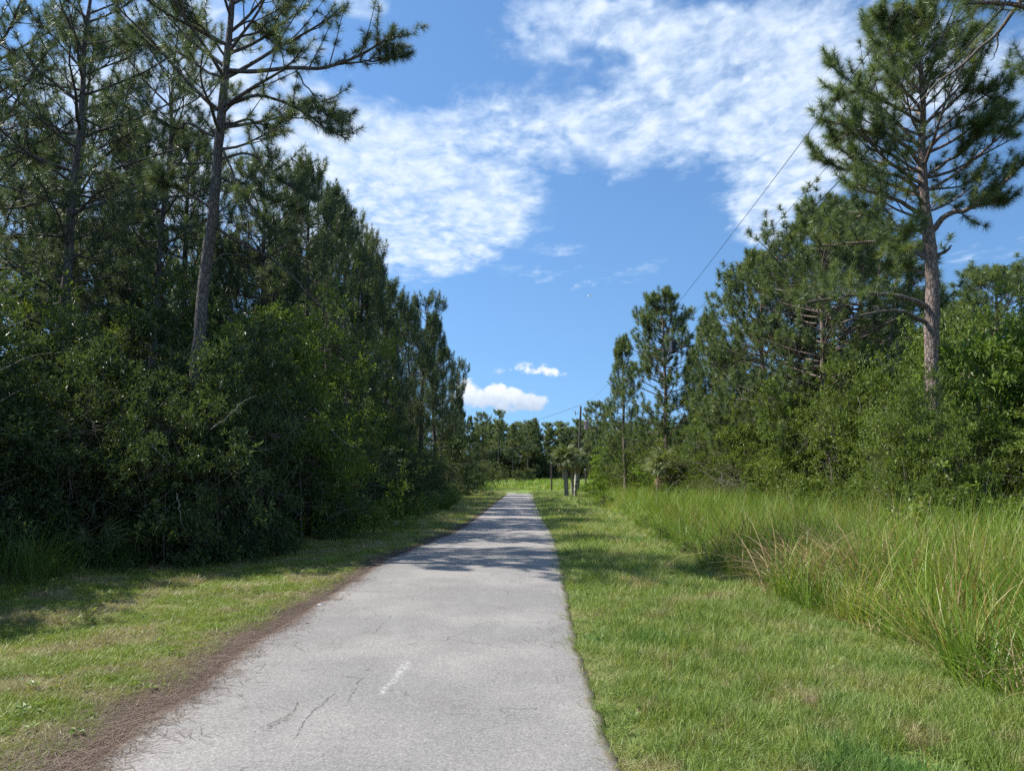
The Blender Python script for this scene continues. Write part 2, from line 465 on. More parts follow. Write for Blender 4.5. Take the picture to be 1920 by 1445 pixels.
def foliage_from(paths, radii, rng, ns, nn, ln, w, tuft_len, sec_frac=0.4, start_t=0.3, per_sec=3, up=0.45, sides=4):
    """secondary twigs and needle brushes along primaries; returns (twig V,F),(needles V,F,r)"""
    B, k, _ = paths.shape
    Lp = np.linalg.norm(paths[:, -1] - paths[:, 0], axis=1)
    ts = start_t + (1 - start_t) * (np.arange(ns)[None, :] + rng.random((B, ns))) / ns
    f = ts * (k - 1); i = np.minimum(f.astype(int), k - 2); u = (f - i)[..., None]
    bi = np.arange(B)[:, None]
    st = paths[bi, i] * (1 - u) + paths[bi, i + 1] * u
    tan = unit(paths[bi, i + 1] - paths[bi, i])
    sidev = unit(np.cross(tan, np.array([0, 0, 1.0])))
    sg = np.where((np.arange(ns)[None, :] + rng.integers(0, 2, (B, 1))) % 2 == 0, 1, -1)[..., None]
    d = unit(tan * rng.uniform(0.5, 1.1, (B, ns, 1)) + sidev * sg * rng.uniform(0.4, 1.0, (B, ns, 1)) + np.array([0, 0, 1.0]) * rng.normal(up * 0.5, 0.35, (B, ns, 1)))
    L = (sec_frac * Lp[:, None] * (1.15 - ts) + 0.22) * rng.uniform(0.6, 1.25, (B, ns))
    L = L.ravel(); d = d.reshape(-1, 3); st = st.reshape(-1, 3)
    t = np.linspace(0, 1, 4)[None, :, None]
    sp = st[:, None] + d[:, None] * L[:, None, None] * t + np.array([0, 0, 1.0]) * (up * L[:, None, None] * t * t) + rng.normal(size=(len(L), 1, 3)) * 0.07 * L[:, None, None] * t * t
    sr = np.linspace(1, 0.35, 4)[None, :] * np.clip(0.010 + 0.008 * L, 0.008, 0.022)[:, None]
    tv, tf = tubes(sp, sr, 3)
    # tufts: at the twig end and back along it
    pos, ax = [], []
    for q in range(per_sec):
        tt = 1 - q * 0.27
        jj = tt * 3; ii = min(int(jj), 2); uu = jj - ii
        pq = sp[:, ii] * (1 - uu) + sp[:, ii + 1] * uu
        aq = unit(sp[:, min(ii + 1, 3)] - sp[:, ii] if ii < 3 else sp[:, 3] - sp[:, 2])
        if q: aq = unit(aq + rng.normal(size=aq.shape) * 0.6 + np.array([0, 0, up * 0.6]))
        else: aq = unit(aq + rng.normal(size=aq.shape) * 0.15 + np.array([0, 0, up * 0.8]))
        keep = rng.random(len(pq)) < (1 if q == 0 else 0.85)
        pos.append(pq[keep]); ax.append(aq[keep])
    pos.append(paths[:, -1]); ax.append(unit(unit(paths[:, -1] - paths[:, -2]) + np.array([0, 0, up * 0.5])))
    pos = np.concatenate(pos); ax = np.concatenate(ax)
    La = tuft_len * rng.uniform(0.6, 1.3, len(pos))
    nv, nf, nr = brush(pos - ax * (La[:, None] * 0.35), ax, La, nn, ln, w, rng)
    return (tv, tf), (nv, nf, nr)


def pine_meshes(name, seed, h=13.0, r0=0.16, cb=0.35, width=2.6, nb=42, ns=5, nn=26, ln=0.2, w=0.012, tuft=0.4, up=0.6,
                needle='needle', bark='bark_dark', profile='round', lean=0.0, per_sec=3, dead=6, kink=0.05, rad_sides=8):
    rng = np.random.default_rng(seed)
    k = 14
    t = np.linspace(0, 1, k)
    tr = np.stack([np.cumsum(rng.normal(0, kink, k)) + lean * h * t, np.cumsum(rng.normal(0, kink, k)), -0.4 + (h + 0.4) * t], -1)
    tr[:, :2] -= tr[0, :2]
    rr = r0 * (1 - t) ** 0.75 + 0.02
    rr[0] *= 1.25
    tv, tf = tubes(tr[None], rr[None], rad_sides)
    trunk = mesh_np(name + '_trunk', tv, tf, M[bark], smooth=True)
    s = np.sort(rng.random(nb)) ** 0.9
    s = 0.5 * s + 0.5 * np.linspace(0, 0.985, nb)
    z = (cb + (1 - cb) * s)
    zi = z * (k - 1); ii = np.minimum(zi.astype(int), k - 2); uu = (zi - ii)[:, None]
    st = tr[ii] * (1 - uu) + tr[ii + 1] * uu
    az = np.arange(nb) * 2.4 + rng.normal(0, 0.5, nb)
    if profile == 'round': pr = np.sin(np.pi * np.clip(s * 0.80 + 0.18, 0, 1)) ** 0.7
    elif profile == 'cone': pr = (1 - s) ** 0.75 * 0.95 + 0.10
    elif profile == 'flat': pr = 0.45 + 0.55 * np.sin(np.pi * np.clip(s * 0.6 + 0.3, 0, 1))
    else: pr = 0.55 + 0.3 * np.sin(s * 9) + 0.0 * s; pr = np.where(s > .85, pr * (1.0 - s) / .15 + .12, pr)
    L = width * pr * rng.uniform(0.62, 1.15, nb) + 0.15
    el = np.radians(2 + (36 if profile == 'round' else 52) * s ** 1.6 + rng.normal(0, 8, nb))
    cur = rng.uniform(0.05, 0.3, nb) * (1 - 0.5 * s)
    bp = branch_paths(st, az, L, el, cur, 7, rng)
    br = np.linspace(1, 0.3, 7)[None] * np.clip(0.013 + 0.012 * L, 0.012, 0.05)[:, None]
    acc = Acc(); v, f = tubes(bp, br, 4); acc.add(v, f)
    (sv, sf), (nv, nf, nr) = foliage_from(bp, br, rng, ns, nn, ln, w, tuft, per_sec=per_sec, up=up)
    acc.add(sv, sf)
    if dead:
        zz = rng.uniform(cb * 0.35, cb * 1.05, dead)
        zi = zz * (k - 1); ii = zi.astype(int); uu = (zi - ii)[:, None]
        ds = tr[ii] * (1 - uu) + tr[ii + 1] * uu
        dp = branch_paths(ds, rng.random(dead) * 6.28, rng.uniform(0.4, width * 0.8, dead), np.radians(rng.uniform(-20, 30, dead)), rng.uniform(-0.1, 0.2, dead), 7, rng, 0.08)
        v, f = tubes(dp, np.linspace(1, 0.25, 7)[None] * np.full((dead, 1), 0.016), 4); acc.add(v, f)
    limbs = acc.mesh(name + '_limbs', M[bark], True)
    crown = mesh_np(name + '_crown', nv, nf, M[needle], nr)
    return float(np.percentile(nv[:, 2], 99.7)), [('trunk', trunk), ('limbs', limbs), ('crown', crown)]


# ------------------------------------------------------------------ broad-leaved shrubs
def leaves(pos, out, nper, ll, lw, rng, jit, fold=0.25):
    """clusters of folded leaves at pos, twig direction out"""
    N = len(pos)
    o = out[:, None, :]
    rv = rng.normal(size=(N, nper, 3))
    d = unit(o * 0.55 + unit(rv) + np.array([0, 0, 0.15]))
    L = ll * rng.uniform(0.6, 1.25, (N, nper, 1)); Wd = lw * rng.uniform(0.7, 1.2, (N, nper, 1))
    base = pos[:, None, :] + o * (rng.random((N, nper, 1)) - 0.6) * jit + d * 0.25 * L
    nrm = unit(np.array([0, 0, 1.0]) + rng.normal(size=(N, nper, 3)) * 0.55)
    s = unit(np.cross(d, nrm)); nn_ = np.cross(s, d)
    tip = base + d * L - np.array([0, 0, 1.0]) * L * 0.12
    mid = base + d * L * 0.5
    a = mid + s * Wd * 0.5 + nn_ * Wd * fold
    b = mid - s * Wd * 0.5 + nn_ * Wd * fold
    V = np.stack([base, a, tip, b], 2).reshape(-1, 3)
    i = np.arange(N * nper)[:, None] * 4
    F = np.concatenate([i + np.array([[0, 1, 2]]), i + np.array([[0, 2, 3]])], 1).reshape(-1, 3)
    r = np.clip(rng.beta(2, 2.6, (N, 1)) * 0.75 + rng.random((N, nper)) * 0.3, 0, 1).ravel()
    return V, F, np.repeat(r, 2)


def shrub_meshes(name, seed, w=1.6, h=3.0, ncl=900, nper=9, ll=0.085, lw=0.036, lobes=9, mat='leaf_mid', dead=5, inner=0.25, stems=7, low=True, jag=0.35):
    rng = np.random.default_rng(seed)
    # lobes of different size piled into an uneven crown
    lc = []
    for i in range(lobes):
        skirt = low and i < 4
        a = (i * 1.57 + rng.random()) if skirt else rng.random() * 6.283; q = 0.9 if skirt else rng.random() ** 0.6
        zz = h * (0.12 if skirt else 0.22 + 0.62 * rng.random() ** 0.75) if low else h * (0.45 + 0.42 * rng.random())
        rr = w * (0.32 + 0.3 * rng.random())
        k = math.sqrt(max(0.05, 1 - (zz / h - 0.4) ** 2 * 2.1))
        lc.append((math.cos(a) * w * 0.72 * q * k, math.sin(a) * w * 0.72 * q * k, zz, rr, rr * rng.uniform(0.65, 1.0)))
    lc = np.array(lc)
    # sprays: flattened tiers of leaf clusters with gaps between them
    nsp = max(4, ncl // 13) if ncl > 300 else max(4, ncl // 4)
    ls = rng.choice(lobes, nsp, p=lc[:, 3] ** 2 / np.sum(lc[:, 3] ** 2))
    ds = unit(rng.normal(size=(nsp, 3)) * np.array([1, 1, 0.9]) + np.array([0, 0, 0.25]))
    rad = np.where(rng.random(nsp) < inner, rng.uniform(.35, 1, nsp), rng.normal(1.0, 0.13, nsp))
    ph = rng.random(3) * 6
    rad *= 1 + jag * np.sin(ds[:, 0] * 5 + ph[0] + ls) * np.sin(ds[:, 1] * 6 + ph[1]) * np.sin(ds[:, 2] * 5 + ph[2])
    cen = lc[ls, :3] + ds * rad[:, None] * np.stack([lc[ls, 3], lc[ls, 3], lc[ls, 4]], -1)
    si = rng.choice(nsp, ncl)
    li = ls[si]
    g = rng.normal(size=(ncl, 3)) * np.array([.092, .092, .036]) * w
    outw = np.sqrt((g[:, 0] ** 2 + g[:, 1] ** 2))
    pos = cen[si] + g - np.array([0, 0, 0.35]) * outw[:, None]
    d = unit(ds[si] * 0.8 + unit(g) * 0.6 + np.array([0, 0, .15]))
    # a few long shoots poking out of the outline
    ex = rng.random(ncl) < 0.05
    pos[ex] += (d[ex] * 0.5 + np.array([0, 0, 0.8])) * rng.uniform(0.1, 0.45, (ex.sum(), 1))
    pos[:, 2] = np.maximum(pos[:, 2], 0.05 + rng.random(ncl) * 0.15)
    V, F, r = leaves(pos, d, nper, ll, lw, rng, 0.12)
    fol = mesh_np(name + '_foliage', V, F, M[mat], r)
    acc = Acc()
    tgt = lc[rng.choice(lobes, stems), :3] + rng.normal(size=(stems, 3)) * 0.12
    base = np.concatenate([rng.normal(0, 0.16 * w, (stems, 2)), np.full((stems, 1), -0.1)], 1)
    t = np.linspace(0, 1, 7)[None, :, None]
    sp = base[:, None] * (1 - t) + tgt[:, None] * t + np.array([0, 0, 1.0]) * (t * (1 - t)) * 0.5 * h * 0.3 + rng.normal(size=(stems, 7, 3)) * 0.035 * h * 0.3
    v, f = tubes(sp, np.linspace(1, 0.35, 7)[None] * rng.uniform(0.016, 0.035, (stems, 1)), 5); acc.add(v, f)
    nt = max(20, ncl // 12)
    ti = rng.choice(ncl, nt)
    c = lc[li[ti], :3]
    t4 = np.linspace(0, 1, 4)[None, :, None]
    tp = c[:, None] * (1 - t4) + pos[ti][:, None] * t4 + rng.normal(size=(nt, 4, 3)) * 0.04
    v, f = tubes(tp, np.linspace(1, 0.4, 4)[None] * np.full((nt, 1), 0.007), 3); acc.add(v, f)
    stem = acc.mesh(name + '_stems', M['twig'], True)
    parts = [('stems', stem), ('foliage', fol)]
    if dead:
        a = rng.random(dead) * 6.28
        ds = np.stack([np.cos(a) * w * .5, np.sin(a) * w * .5, rng.uniform(0.2, 0.75, dead) * h], -1)
        dp = branch_paths(ds, a + rng.normal(0, .7, dead), rng.uniform(0.5, 1.3, dead), np.radians(rng.uniform(-35, 60, dead)), rng.uniform(-.2, .2, dead), 7, rng, 0.12)
        v, f = tubes(dp, np.linspace(1, 0.3, 7)[None] * np.full((dead, 1), 0.007), 4)
        parts.append(('dead_twigs', mesh_np(name + '_dead', v, f, M['deadwood'], smooth=True)))
    return parts


def spawn(name, parts, loc, rz=0.0, sc=(1, 1, 1), label=None, cat=None, group=None, tilt=(0, 0)):
    """a thing: an Empty at its foot with one child per part (copies share mesh data)"""
    e = bpy.data.objects.new(name, None)
    e.empty_display_size = 0.3
    COL.objects.link(e)
    e.location = loc
    e.rotation_euler = (tilt[0], tilt[1], rz)
    e.scale = sc if isinstance(sc, (tuple, list)) else (sc, sc, sc)
    for pn, me in parts:
        q = link(pn, me, e)
        if pn not in ('trunk', 'limb', 'frond'): q['kind'] = 'stuff'
    return tag(e, label, cat, group)

# ================================================================== ground, road
RE = np.array([G(*p) for p in [(1160, 1445), (1110, 1300), (1078, 1200), (1060, 1100), (1050, 1050), (1042, 1020), (1035, 1000), (1021, 980), (1006, 950), (1001, 935), (1000, 926)]])
LE = np.array([G(*p) for p in [(150, 1445), (213, 1400), (300, 1333), (352, 1300), (482, 1200), (568, 1150), (606, 1125), (645, 1100), (722, 1050), (800, 1018), (848, 1000), (882, 980), (920, 950), (940, 935), (950, 926)]])
ROAD_END = float(RE[-1, 1])


def smoothstep(x, a, b):
    t = np.clip((x - a) / (b - a), 0, 1)
    return t * t * (3 - 2 * t)


def nz(x, y, s=1.0, ph=0.0):
    """cheap smooth pseudo noise about 0, range about -1..1"""
    x = np.asarray(x) * s; y = np.asarray(y) * s
    return (np.sin(x * 1.3 + 1.7 * np.sin(y * 0.9 + ph) + ph) + np.sin(y * 1.7 + 1.3 * np.sin(x * 1.1 - ph) + 2.1 * ph) + 0.6 * np.sin(x * 3.1 - y * 2.3 + ph * 3) + 0.5 * np.sin(y * 4.3 + x * 3.7 + ph)) / 3.1


def redge(y):
    return np.interp(y, RE[:, 1], RE[:, 0]) + 0.032 * nz(y, 0 * y, 2.3, 1.0) + 0.018 * nz(y, 0 * y, 9.0, 2.0)


def ledge(y):
    return np.interp(y, LE[:, 1], LE[:, 0]) + 0.03 * nz(y, 0 * y, 2.3, 4.0) + 0.012 * nz(y, 0 * y, 9.0, 3.0)


def gz(x, y):
    x = np.asarray(x, float); y = np.asarray(y, float)
    dr = np.maximum(x - np.interp(y, RE[:, 1], RE[:, 0]), np.interp(y, LE[:, 1], LE[:, 0]) - x)
    off = smoothstep(dr, 0.25, 1.6) * (1 - smoothstep(y, 120, 200))
    z = off * (0.035 * nz(x, y, 0.8) + 0.015 * nz(x, y, 2.7, 2))
    z = z - 0.16 * np.exp(-((x - 5.6) / 1.5) ** 2) * smoothstep(y, 2, 8) * (1 - smoothstep(y, 50, 65)) + 0.08 * smoothstep(-x, 4.6, 7.5) * (1 - smoothstep(y, 60, 80))
    return z


def gpos(k):
    return k.new('ShaderNodeNewGeometry').outputs['Position']

m, k, o = new_mat('ground_earth_and_thatch')
pos = gpos(k)
px_, py_, _ = k.xyz(pos)
n1 = k.noise(pos, 1.3, 5); n2 = k.noise(pos, 9, 5); n3 = k.noise(pos, 60, 4)
green = k.mix(n2, (0.10, 0.145, 0.032), (0.17, 0.22, 0.05))
thatch = k.mix(n3, (0.13, 0.105, 0.055), (0.28, 0.235, 0.13))
c = k.mix(k.ss(k.m('ADD', k.m('MULTIPLY', n1, 0.6), k.m('MULTIPLY', n3, 0.4)), 0.40, 0.60), green, thatch)
c = k.mix(k.ss(py_, 14, 45), c, k.mix(k.noise(pos, 0.35, 4), (0.13, 0.19, 0.045), (0.21, 0.26, 0.07)))
soil = k.mix(n3, (0.07, 0.05, 0.032), (0.15, 0.11, 0.07))
bare = k.ss(k.noise(pos, 2.1, 4), 0.60, 0.70)
c = k.mix(k.ss(py_, 14, 5, 0.0, 0.45), c, thatch)
c = k.mix(k.m('MULTIPLY', bare, k.ss(py_, 20, 8)), c, soil)
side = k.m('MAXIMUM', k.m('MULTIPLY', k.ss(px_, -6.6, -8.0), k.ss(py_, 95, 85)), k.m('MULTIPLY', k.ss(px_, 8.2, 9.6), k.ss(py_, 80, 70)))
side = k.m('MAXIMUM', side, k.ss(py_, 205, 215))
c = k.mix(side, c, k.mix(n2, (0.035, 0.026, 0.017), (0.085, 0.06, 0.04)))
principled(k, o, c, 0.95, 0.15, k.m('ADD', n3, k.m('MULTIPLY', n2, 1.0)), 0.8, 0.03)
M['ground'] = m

xs = np.concatenate([[-900, -500, -300, -200, -130, -80, -50, -35, -25, -18, -14], np.arange(-12, 14.01, 0.25), [17, 22, 30, 45, 70, 110, 180, 300, 500, 900]])
ys = np.concatenate([[-300, -120, -50, -20, -8, -3], np.arange(0, 40, 0.4), np.arange(40, 100, 2), [110, 125, 140, 160, 180, 200, 230, 270, 330, 420, 600, 1500]])
X, Y = np.meshgrid(xs, ys)
V = np.stack([X, Y, gz(X, Y)], -1).reshape(-1, 3)
nx, ny = len(xs), len(ys)
i = (np.arange(ny - 1)[:, None] * nx + np.arange(nx - 1)[None]).ravel()
F = np.stack([i, i + 1, i + nx + 1, i + nx], -1)
tag(link('ground', mesh_np('ground', V, F, M['ground'], smooth=True)), kind='structure')

# road: worn pale chip seal
m, k, o = new_mat('worn_chip_seal_asphalt')
pos = gpos(k)
px_, py_, _ = k.xyz(pos)
flat = k.comb(px_, py_, 0.0)
stone = k.xyz(k.vor(flat, 120, 'F1', 'Color'))[0]
stone2 = k.xyz(k.vor(flat, 70, 'F1', 'Color'))[1]
grain = k.m('ADD', k.m('MULTIPLY', stone, 0.6), k.m('MULTIPLY', stone2, 0.4))
c = k.ramp(grain, [(0.0, (0.155, 0.147, 0.139)), (0.35, (0.218, 0.208, 0.197)), (0.65, (0.268, 0.256, 0.243)), (0.92, (0.325, 0.312, 0.296)), (1.0, (0.45, 0.43, 0.41))])
# broad tone: bleached wheel path on the right, grey centre, reddish dust far off
broad = k.noise(flat, 0.55, 3)
c = k.mix(k.ss(broad, 0.40, 0.66), k.mix(1.0, c, (0.84, 0.835, 0.83), 'MULTIPLY'), k.mix(1.0, c, (1.07, 1.05, 1.02), 'MULTIPLY'))
c = k.mix(k.m('MULTIPLY', k.ss(py_, 10, 30), 0.85), c, k.mix(k.noise(flat, 3.0, 4), (0.26, 0.235, 0.222), (0.37, 0.34, 0.32)))
blot = k.ss(k.noise(flat, 2.6, 5, 0.65), 0.60, 0.76)
c = k.mix(k.m('MULTIPLY', blot, 0.35), c, (0.155, 0.148, 0.145))
# hairline cracks: ridges of warped cells, present only in patches
wv = k.new('ShaderNodeTexNoise'); k.put(wv.inputs['Vector'], flat); wv.inputs['Scale'].default_value = 3.5; wv.inputs['Detail'].default_value = 5
fw = k.v('ADD', flat, k.v('SCALE', k.v('SUBTRACT', wv.outputs['Color'], (0.5, 0.5, 0.5)), s=0.35))
ck = k.ss(k.vor(fw, 0.95, 'DISTANCE_TO_EDGE'), 0.013, 0.002)
ck = k.m('MULTIPLY', ck, k.ss(k.noise(flat, 0.9, 3), 0.50, 0.60))
ck = k.m('MULTIPLY', ck, k.ss(k.noise(flat, 7.0, 3), 0.35, 0.6))


def seg(a, b, w0, w1, warp=0.05):
    """mask of a worn streak from a to b (ground points)"""
    ax, ay = a; bx, by = b
    L = math.hypot(bx - ax, by - ay); ux, uy = (bx - ax) / L, (by - ay) / L
    x, y, _ = k.xyz(k.v('ADD', flat, k.v('SCALE', k.v('SUBTRACT', wv.outputs['Color'], (0.5, 0.5, 0.5)), s=warp)))
    rx = k.m('SUBTRACT', x, ax); ry = k.m('SUBTRACT', y, ay)
    t = k.m('ADD', k.m('MULTIPLY', rx, ux), k.m('MULTIPLY', ry, uy))
    d = k.m('ABSOLUTE', k.m('ADD', k.m('MULTIPLY', rx, -uy), k.m('MULTIPLY', ry, ux)))
    e = k.m('MULTIPLY', k.ss(t, -0.01, 0.03), k.ss(t, L + 0.01, L - 0.03))
    return k.m('MULTIPLY', k.ss(d, w0, w1), e)

for A, B in [((480, 1382), (548, 1345)), ((548, 1345), (560, 1325)), ((590, 1345), (630, 1310)), ((655, 1325), (680, 1280)), ((700, 1195), (735, 1160)), ((548, 1400), (600, 1330))]:
    ck = k.m('MAXIMUM', ck, k.m('MULTIPLY', seg(G(*A), G(*B), 0.012, 0.003, 0.10), k.ss(k.noise(flat, 22, 3), 0.38, 0.55)))
c = k.mix(k.m('MULTIPLY', ck, 0.5), c, (0.08, 0.074, 0.068))
c = k.mix(k.ss(k.noise(flat, 1.25, 4, 0.6), 0.54, 0.74, 0.0, 0.35), c, k.mix(1.0, c, (0.80, 0.77, 0.74), 'MULTIPLY'))
c = k.mix(k.m('MULTIPLY', k.ss(k.noise(k.comb(px_, k.m('MULTIPLY', py_, 0.35), 3.0), 1.6, 4, 0.6), 0.55, 0.80), 0.30), c, (0.37, 0.355, 0.335))
hole = k.m('MULTIPLY', seg(G(502, 1380), G(548, 1348), 0.05, 0.01, 0.16), k.ss(k.noise(flat, 30, 3), 0.42, 0.6))
c = k.mix(k.m('MULTIPLY', hole, 0.8), c, (0.085, 0.075, 0.068))
scr = seg(G(716, 1313), G(766, 1247), 0.05, 0.0, 0.16)
c = k.mix(k.m('MULTIPLY', k.m('MULTIPLY', scr, 0.42), k.ss(k.noise(flat, 26, 3), 0.40, 0.62)), c, (0.66, 0.64, 0.60))
# pine straw dust washed onto the left margin
ea = k.new('ShaderNodeAttribute', attribute_name='edge').outputs['Fac']
em = k.m('ADD', ea, k.m('MULTIPLY', k.m('SUBTRACT', k.noise(flat, 5.0, 6, 0.65), 0.5), 0.24))
c = k.mix(k.ss(em, 0.13, 0.0), c, k.mix(grain, (0.085, 0.055, 0.042), (0.22, 0.155, 0.125)))
er = k.new('ShaderNodeAttribute', attribute_name='edger').outputs['Fac']
er = k.m('ADD', er, k.m('MULTIPLY', k.m('SUBTRACT', k.noise(flat, 9.0, 5, 0.65), 0.5), 0.16))
c = k.mix(k.ss(er, 0.085, 0.0), c, (0.21, 0.165, 0.115))
principled(k, o, c, 0.88, 0.25, k.m('SUBTRACT', grain, k.m('MULTIPLY', ck, 2.0)), 0.55, 0.006)
M['road'] = m

ry = np.concatenate([np.arange(-14, 0, 1.0), np.arange(0, 14, 0.08), np.arange(14, 30, 0.25), np.arange(30, ROAD_END, 1.0), [ROAD_END]])
le = ledge(ry); re = redge(ry)
u = np.array([0, 0, 0.02, 0.08, 0.2, 0.35, 0.5, 0.65, 0.8, 0.92, 0.98, 1, 1])
zz = np.array([-0.03, 0.012, 0.018, 0.024, 0.032, 0.038, 0.04, 0.038, 0.034, 0.028, 0.022, 0.016, -0.03])
RX = le[:, None] * (1 - u) + re[:, None] * u
RY = np.repeat(ry[:, None], len(u), 1)
RZ = zz[None] + 0.004 * nz(RX, RY, 1.1, 5)
V = np.stack([RX, RY, RZ], -1).reshape(-1, 3)
nu = len(u)
i = (np.arange(len(ry) - 1)[:, None] * nu + np.arange(nu - 1)[None]).ravel()
me = mesh_np('road', V, np.stack([i, i + 1, i + nu + 1, i + nu], -1), M['road'], smooth=True)
for nm, arr in (('edge', RX - le[:, None]), ('edger', re[:, None] - RX)):
    at = me.attributes.new(nm, 'FLOAT', 'POINT'); at.data.foreach_set('value', arr.astype(np.float32).ravel())
tag(link('road', me), kind='structure')

# strip of bare soil and pine straw beside the left edge
m, k, o = new_mat('reddish_brown_soil_edge')
pos = gpos(k)
principled(k, o, k.ramp(k.m('ADD', k.m('MULTIPLY', k.noise(pos, 70, 4), 0.6), k.m('MULTIPLY', k.noise(pos, 6, 4), 0.4)), [(0.3, (0.050, 0.039, 0.032)), (0.5, (0.105, 0.082, 0.068)), (0.72, (0.20, 0.165, 0.14))]), 0.95, 0.1, k.noise(pos, 90, 4), 0.9, 0.015)
M['soil'] = m
sy = ry[ry < 60]
l0 = ledge(sy)
wd = np.clip(0.24 + 0.13 * nz(sy, 0 * sy, 0.9, 2) + 0.07 * nz(sy, 0 * sy, 4.3, 1), 0.12, 0.6) * (1 + 0.25 * smoothstep(sy, 12, 20))
uu = np.linspace(0, 1, 6)
SX = l0[:, None] + 0.05 - (wd[:, None] + 0.05) * uu
SY = np.repeat(sy[:, None], 6, 1)
SZ = np.maximum(gz(SX, SY), 0) + 0.010 - 0.012 * uu[None] ** 3 + 0.004 * nz(SX, SY, 6, 1)
V = np.stack([SX, SY, SZ], -1).reshape(-1, 3)
i = (np.arange(len(sy) - 1)[:, None] * 6 + np.arange(5)[None]).ravel()
tag(link('soil_verge', mesh_np('soil_verge', V, np.stack([i, i + 6, i + 7, i + 1], -1), M['soil'], smooth=True)), kind='structure')

# pale sandy drive turning off left at the road's end
m, k, o = new_mat('pale_sand'); pos = gpos(k)
principled(k, o, k.mix(k.noise(pos, 2.5, 5), (0.36, 0.30, 0.21), (0.55, 0.48, 0.36)), 0.95, 0.1, k.noise(pos, 20, 3), 0.5, 0.02)
M['sand'] = m
aa = np.linspace(0, 1, 40)
top = np.stack([-13 + 14.0 * aa, 77.5 + 1.0 * np.sin(aa * 7) - 3.5 * aa, 0 * aa + 0.012], -1)
bot = np.stack([-13 + 12.6 * aa, 72.5 + 0.6 * np.sin(aa * 9) - 1.6 * aa, 0 * aa + 0.012], -1)
V = np.concatenate([bot, top]); i = np.arange(39)
tag(link('sand_drive', mesh_np('sand_drive', V, np.stack([i, i + 1, i + 41, i + 40], -1), M['sand'])), kind='structure')


# ================================================================== scattering (grass): one object each
def blades_np(nb, rad, h, w, seg, bend, rng, nvar=8, lean=0.35, hvar=0.35):
    """nvar tufts; returns V,F(list quads,tris),variant per vertex,rnd"""
    Vs, Q, T, vi, rq, rt = [], [], [], [], [], []
    nv = 0
    for v in range(nvar):
        a = rng.random(nb) * 6.283; r = rad * np.sqrt(rng.random(nb))
        b0 = np.stack([np.cos(a) * r, np.sin(a) * r, np.full(nb, -0.01)], -1)
        hh = h * rng.uniform(1 - hvar, 1 + hvar, nb)
        la = a + rng.normal(0, 0.9, nb)
        ld = np.stack([np.cos(la), np.sin(la), 0 * la], -1)
        ln_ = np.abs(rng.normal(lean, lean * 0.5, nb)); bd = bend * rng.uniform(0.3, 1.6, nb)
        sa = rng.random(nb) * 3.14
        sdv = np.stack([np.cos(sa), np.sin(sa), 0 * sa], -1)
        t = np.linspace(0, 1, seg + 1)
        ang = ln_[:, None] + bd[:, None] * t[None] ** 1.5
        ds = hh[:, None] / seg
        dxz = np.stack([np.sin(ang), np.cos(ang)], -1) * ds[..., None]
        cum = np.concatenate([np.zeros((nb, 1, 2)), np.cumsum(dxz[:, :-1], 1)], 1)
        pt = b0[:, None] + ld[:, None] * cum[..., :1] + np.array([0, 0, 1.0]) * cum[..., 1:]
        wt = w * rng.uniform(0.6, 1.3, nb)[:, None] * (1 - t[None] ** 2.2) * 0.5
        L_ = pt[:, :-1] - sdv[:, None] * wt[:, :-1, None]; R_ = pt[:, :-1] + sdv[:, None] * wt[:, :-1, None]
        VV = np.concatenate([np.stack([L_, R_], 2).reshape(nb, seg * 2, 3), pt[:, -1:]], 1)
        per = seg * 2 + 1
        base = nv + np.arange(nb)[:, None] * per
        for s_ in range(seg - 1):
            Q.append(base + np.array([[2 * s_, 2 * s_ + 1, 2 * s_ + 3, 2 * s_ + 2]]))
        T.append(base + np.array([[2 * seg - 2, 2 * seg - 1, 2 * seg]]))
        rr = np.clip(rng.beta(1.6, 2.2, nb) * 0.7 + rng.random() * 0.45 - 0.05, 0, 1)
        rq += [rr] * (seg - 1); rt.append(rr)
        Vs.append(VV.reshape(-1, 3)); vi.append(np.full(nb * per, v)); nv += nb * per
    Fs = ([np.concatenate(Q)] if Q else []) + [np.concatenate(T)]
    return np.concatenate(Vs), Fs, np.concatenate(vi), np.concatenate(rq + rt)


_gt = {}
def scatter_tree():
    if 't' in _gt: return _gt['t']
    g = bpy.data.node_groups.new('scatter_tufts', 'GeometryNodeTree')
    g.interface.new_socket('Geometry', in_out='INPUT', socket_type='NodeSocketGeometry')
    g.interface.new_socket('Geometry', in_out='OUTPUT', socket_type='NodeSocketGeometry')
    N, L = g.nodes, g.links
    gi = N.new('NodeGroupInput'); go = N.new('NodeGroupOutput')
    def attr(nm, dt):
        a = N.new('GeometryNodeInputNamedAttribute'); a.data_type = dt; a.inputs['Name'].default_value = nm
        return a.outputs['Attribute']
    sep = N.new('GeometryNodeSeparateGeometry'); sep.domain = 'POINT'
    L.new(gi.outputs[0], sep.inputs['Geometry']); L.new(attr('isp', 'BOOLEAN'), sep.inputs['Selection'])
    spl = N.new('GeometryNodeSplitToInstances'); spl.domain = 'POINT'
    L.new(sep.outputs['Inverted'], spl.inputs['Geometry']); L.new(attr('vi', 'INT'), spl.inputs['Group ID'])
    iop = N.new('GeometryNodeInstanceOnPoints')
    L.new(sep.outputs['Selection'], iop.inputs['Points']); L.new(spl.outputs['Instances'], iop.inputs['Instance'])
    iop.inputs['Pick Instance'].default_value = True
    L.new(attr('vi', 'INT'), iop.inputs['Instance Index'])
    e = N.new('FunctionNodeEulerToRotation'); L.new(attr('rotv', 'FLOAT_VECTOR'), e.inputs[0]); L.new(e.outputs[0], iop.inputs['Rotation'])
    L.new(attr('scl', 'FLOAT_VECTOR'), iop.inputs['Scale'])
    L.new(iop.outputs[0], go.inputs[0])
    _gt['t'] = g
    return g


